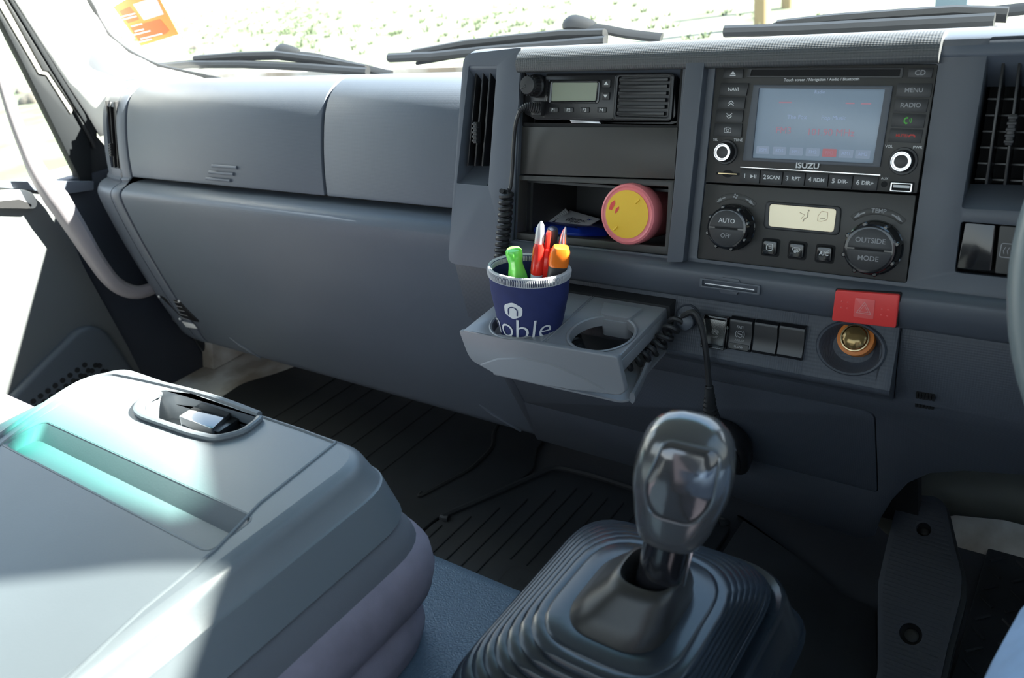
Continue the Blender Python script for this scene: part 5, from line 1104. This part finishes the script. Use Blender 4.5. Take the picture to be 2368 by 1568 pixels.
# ------------------------------------------------------------------ driver: only the jeans are in view, the rest added mainly for shadows
M['denim'] = MT('light_blue_denim', (.30, .42, .62), .85, bump=('noise', 1400, .4, .0006), var=.15, vs=40)
M['shirt'] = MT('grey_shirt', (.25, .27, .30), .9); M['shoe'] = MT('dark_shoe', (.03, .025, .022), .6); M['skin'] = MT('skin', (.55, .33, .24), .6)
per = thing('person', 'driver in light blue jeans, one knee at the lower right edge by the footrest', 'person', WLD, (.42, -.6, ZF))
def skin_mesh(name, verts, edges, mt, root):
    me = bpy.data.meshes.new(name); Mi = WM[per].inverted(); me.from_pydata([Mi @ Vector(v[:3]) for v in verts], edges, []); o = bpy.data.objects.new(name, me); COL.objects.link(o); o.parent = per; WM[o] = WM[per]
    me.materials.append(M[mt]); o.modifiers.new('s', 'SKIN'); o.modifiers[0].use_smooth_shade = True
    if not me.skin_vertices: me.attributes.new('x', 'FLOAT', 'POINT')
    for i, v in enumerate(verts): sv = me.skin_vertices[0].data[i]; sv.radius = (v[3], v[3]); sv.use_root = (i == root)
    m_ = o.modifiers.new('d', 'SUBSURF'); m_.levels = 2; m_.render_levels = 2; return o
kn = at(2395, 1370, 1, -.33)
kx_ = kn.x + .050
vs_ = [(.40, -1.00, -.24, .13), (.29, -.97, -.24, .10), (.51, -.97, -.24, .10), (.26, -.72, -.24, .088), (kx_, kn.y - .03, kn.z, .066), (kx_ + .005, kn.y + .03, kn.z - .07, .060), (kx_, kn.y + .06, -.48, .050), (kx_, kn.y + .10, -.56, .042),
       (.55, -.72, -.25, .088), (.56, -.42, -.26, .066), (.56, -.36, -.31, .060), (.55, -.22, -.45, .050), (.55, -.15, -.56, .042)]
skin_mesh('jeans', vs_, [(0, 1), (0, 2), (1, 3), (3, 4), (4, 5), (5, 6), (6, 7), (2, 8), (8, 9), (9, 10), (10, 11), (11, 12)], 'denim', 0)
skin_mesh('shoe', [(kx_, kn.y + .10, -.585, .035), (kx_, kn.y + .16, -.592, .030), (kx_, kn.y + .23, -.598, .024)], [(0, 1), (1, 2)], 'shoe', 0)
skin_mesh('shoe', [(.55, -.16, -.585, .035), (.55, -.10, -.592, .030), (.55, -.03, -.598, .024)], [(0, 1), (1, 2)], 'shoe', 0)
skin_mesh('shirt', [(.40, -1.02, -.18, .13), (.40, -1.05, .0, .14), (.40, -1.08, .16, .15), (.40, -1.10, .26, .10)], [(0, 1), (1, 2), (2, 3)], 'shirt', 0)
dsf = thing('driver_seat', 'unseen mauve fabric driver seat beside the engine cover, added mainly for its shadow', 'seat', WLD, (.42, -1.0, -.6))  # out of view, added mainly to cast shadow; shape assumed
b = MB(); b.loft([[(x, y, z) for x, y in rrect(.16 - d, .66 + d, -1.25, -.60 + d, .06, 6)] for d, z in ((-.02, ZF + .01), (0, -.44), (.02, -.40), (.02, -.385), (-.02, -.372))]); b.build('seat_cushion', M['velour'], dsf)
b = MB(); b.loft([[(x, y + (z + .33) * -.15, z) for x, y in rrect(.17 + d, .65 - d, -1.50, -1.32, .05, 6)] for d, z in ((0, -.36), (0, .1), (.03, .3), (.08, .36))]); b.build('seat_back', M['velour'], dsf)

# ------------------------------------------------------------------ orange label on the windscreen, wipers outside
def ong(px, py, off): return onglass(px, py, off)
ql = [onglass(262, 16, -.006), onglass(352, -36, -.006), onglass(413, 79, -.006), onglass(326, 106, -.006)]
ex = (ql[2] - ql[3]).normalized(); ey = (ql[0] - ql[3]); ey = (ey - ex * ey.dot(ex)).normalized(); LF = frame(ql[3], ex, ey, ex.cross(ey))
M['lab'] = MT('orange_sticker', (.95, .33, .06), .5, trans=0, emit=0.0); M['lab2'] = MT('deep_orange_print', (.90, .17, .04), .5)
b = MB(LF); q = ons(LF, [(262, 16), (352, -36), (413, 79), (326, 106)], 0); b.prism(q, -.0004, 0)
b.prism(ons(LF, [(307, 10), (360, -8), (379, 33), (333, 47)], .0002), 0, .0003, mi=1)
for pp in ([(276, 26), (300, 15), (322, 45), (296, 54)], [(300, 62), (370, 44), (392, 70), (384, 78), (322, 96)]): b.prism(rpoly(ons(LF, pp, .0002), .002), 0, .0002, mi=2)
def lt(t, px, py, s_):
    c = on(LF, px, py, .0004); e = Vector(on(LF, px + 30, py - 8, .0004)) - Vector(c); b.text(t, c[0], c[1], s_, .0005, 1, rot=math.atan2(e.y, e.x))
for px, py, w in [(296, 35, 34), (300, 41, 32), (316, 58, 26), (322, 70, 22), (328, 76, 40), (350, 84, 50), (336, 94, 30)]:
    l_ = ons(LF, [(px - w / 2, py + w / 8), (px + w / 2, py - w / 8)], .0004); b.line(l_, .003, .0006, 1)
solo(b, 'windscreen_sticker', [M['lab'], M['white'], M['lab2']], 'orange service sticker with a white box on the windscreen, above the passenger wiper', 'sticker')
def wiper(blade, arm, label, brk=None, cap=None, depth=.045):
    o = lambda p, d=depth: onglass(p[0], p[1], d)
    t = thing('windscreen_wiper', label, 'wiper', WLD, o(blade[-1]), 'windscreen wipers')
    b = MB(); b.tube([o(p, depth - .015) for p in blade], .008, 8); b.tube([o((p[0], p[1] - 4)) for p in blade], .006, 6); b.build('rubber_blade', M['wip'], t)
    if brk:
        b = MB(); P = [o(p, depth + .006) for p in brk]
        b.tube(P, .0075, 8, flat=1.5)
        for k in range(len(P) - 1):
            n_ = max(1, int((P[k + 1] - P[k]).length / .05))
            for j in range(n_):
                q0 = P[k].lerp(P[k + 1], j / n_); b.box(-.006, .006, -.006, .006, -.012, .006, .001, F=frame(q0, (1, 0, 0), (0, 0, 1), (0, -1, 0)))
        P2 = [p + Vector((0, 0, -.016)) for p in P]; b.tube(P2, .0035, 6); b.build('bracket', M['wip'], t)
    b = MB(); b.tube(spline([o(p, depth + .025) for p in arm], 5), .0085, 8, flat=.6); b.build('arm', M['wip'], t)
    if cap:
        b = MB(); P = [o(p, depth + .03) for p in cap]; b.tube(spline(P, 4), [.008, .011, .013, .014, .014, .013, .012, .010, .008][:len(spline(P, 4))], 10, flat=.8); b.build('arm_cap', M['wip'], t)
M['wip'] = MT('wiper_metal', (.018, .019, .020), .45, spec=.3)
wiper([(366, 156), (440, 149), (560, 149), (700, 155), (850, 166)], [(650, 125), (720, 130), (800, 148), (905, 172)], 'black wiper resting low on the glass outside above the glovebox', [(455, 138), (560, 130), (640, 128), (740, 140), (850, 160)], [(640, 122), (655, 116), (690, 122)])
wiper([(900, 134), (1000, 130), (1120, 118), (1240, 108), (1400, 95)], [(1310, 66), (1380, 66), (1450, 78), (1530, 88)], 'black wiper outside above the central vent and two-way radio', [(960, 126), (1080, 104), (1190, 92), (1300, 82), (1400, 80)], [(1306, 60), (1330, 54), (1375, 62)])
wiper([(1676, 73), (1850, 68), (2050, 58), (2300, 46)], [(2130, 44), (2210, 36), (2300, 28), (2420, 14)], 'black wiper outside above the touch screen stereo, nearest the driver', [(1800, 62), (1930, 48), (2080, 38), (2210, 30), (2330, 34)])
# ------------------------------------------------------------------ unseen visor and door mirror, added driver-side to shape the sun patches
M['visor'] = MT('shadow_visor_vinyl', (.35, .35, .34), .7)
VY = .085
def sunto(px, py, y):
    p = at(px, py, 2, SZ); p = p + SUN * ((y - p.y) / SUN.y); return (p.x, p.z)
v1, v2 = sunto(462, 930, VY), sunto(494, 1240, VY)
VF = frame((0, VY, 0), (1, 0, 0), (0, 0, 1), (0, -1, 0))
g = thing('shadow_visor', 'unseen grey visor board, added and shaped to bound the sun patch on the seat', 'sun visor', VF, (v2[0], v2[1], 0))
b = MB(VF); b.prism(rpoly([v1, (v1[0] - .02, v1[1] - .05), (v1[0] - .05, v1[1] - .34), (v2[0] + .02, .33), (v2[0] + .02, v2[1] - .01), v2], [.012, .02, .03, .03, .01, .015]), -.010, .010, .006); b.build('board', M['visor'], g)
b = MB(); b.tube([(v2[0] - .06, VY, v2[1] - .035), (v2[0] - .01, VY + .01, v2[1] + .01), (v2[0] + .0, VY + .02, .86)], .004, 8); b.build('hinge_rod', M['satin'], g)
MF = frame((1.12, 0, 0), (0, 1, 0), (0, 0, 1), (1, 0, 0))
g = thing('shadow_mirror', 'unseen black door mirror, added outside the driver window to shade the folded seat', 'mirror', MF, (.14, .38, 0))
b = MB(MF); b.prism(rpoly([(.25, .955), (.195, .935), (.155, .905), (.095, .852), (.06, .80), (.06, .40), (.25, .38)], [.01, .01, .01, .01, .02, .03, .03]), -.03, .03, .012); b.build('mirror_housing', M['black'], g)
b = MB(MF); b.tube([(.16, .60, .03), (.20, .55, .0), (.22, .45, -.12), (.24, .40, -.165)], .012, 10); b.build('mirror_arm', M['black'], g)
b = MB(); b.box(1.09, 1.15, .052, .0585, .44, .78, .002); b.build('mirror_glass', M['silver'], g)
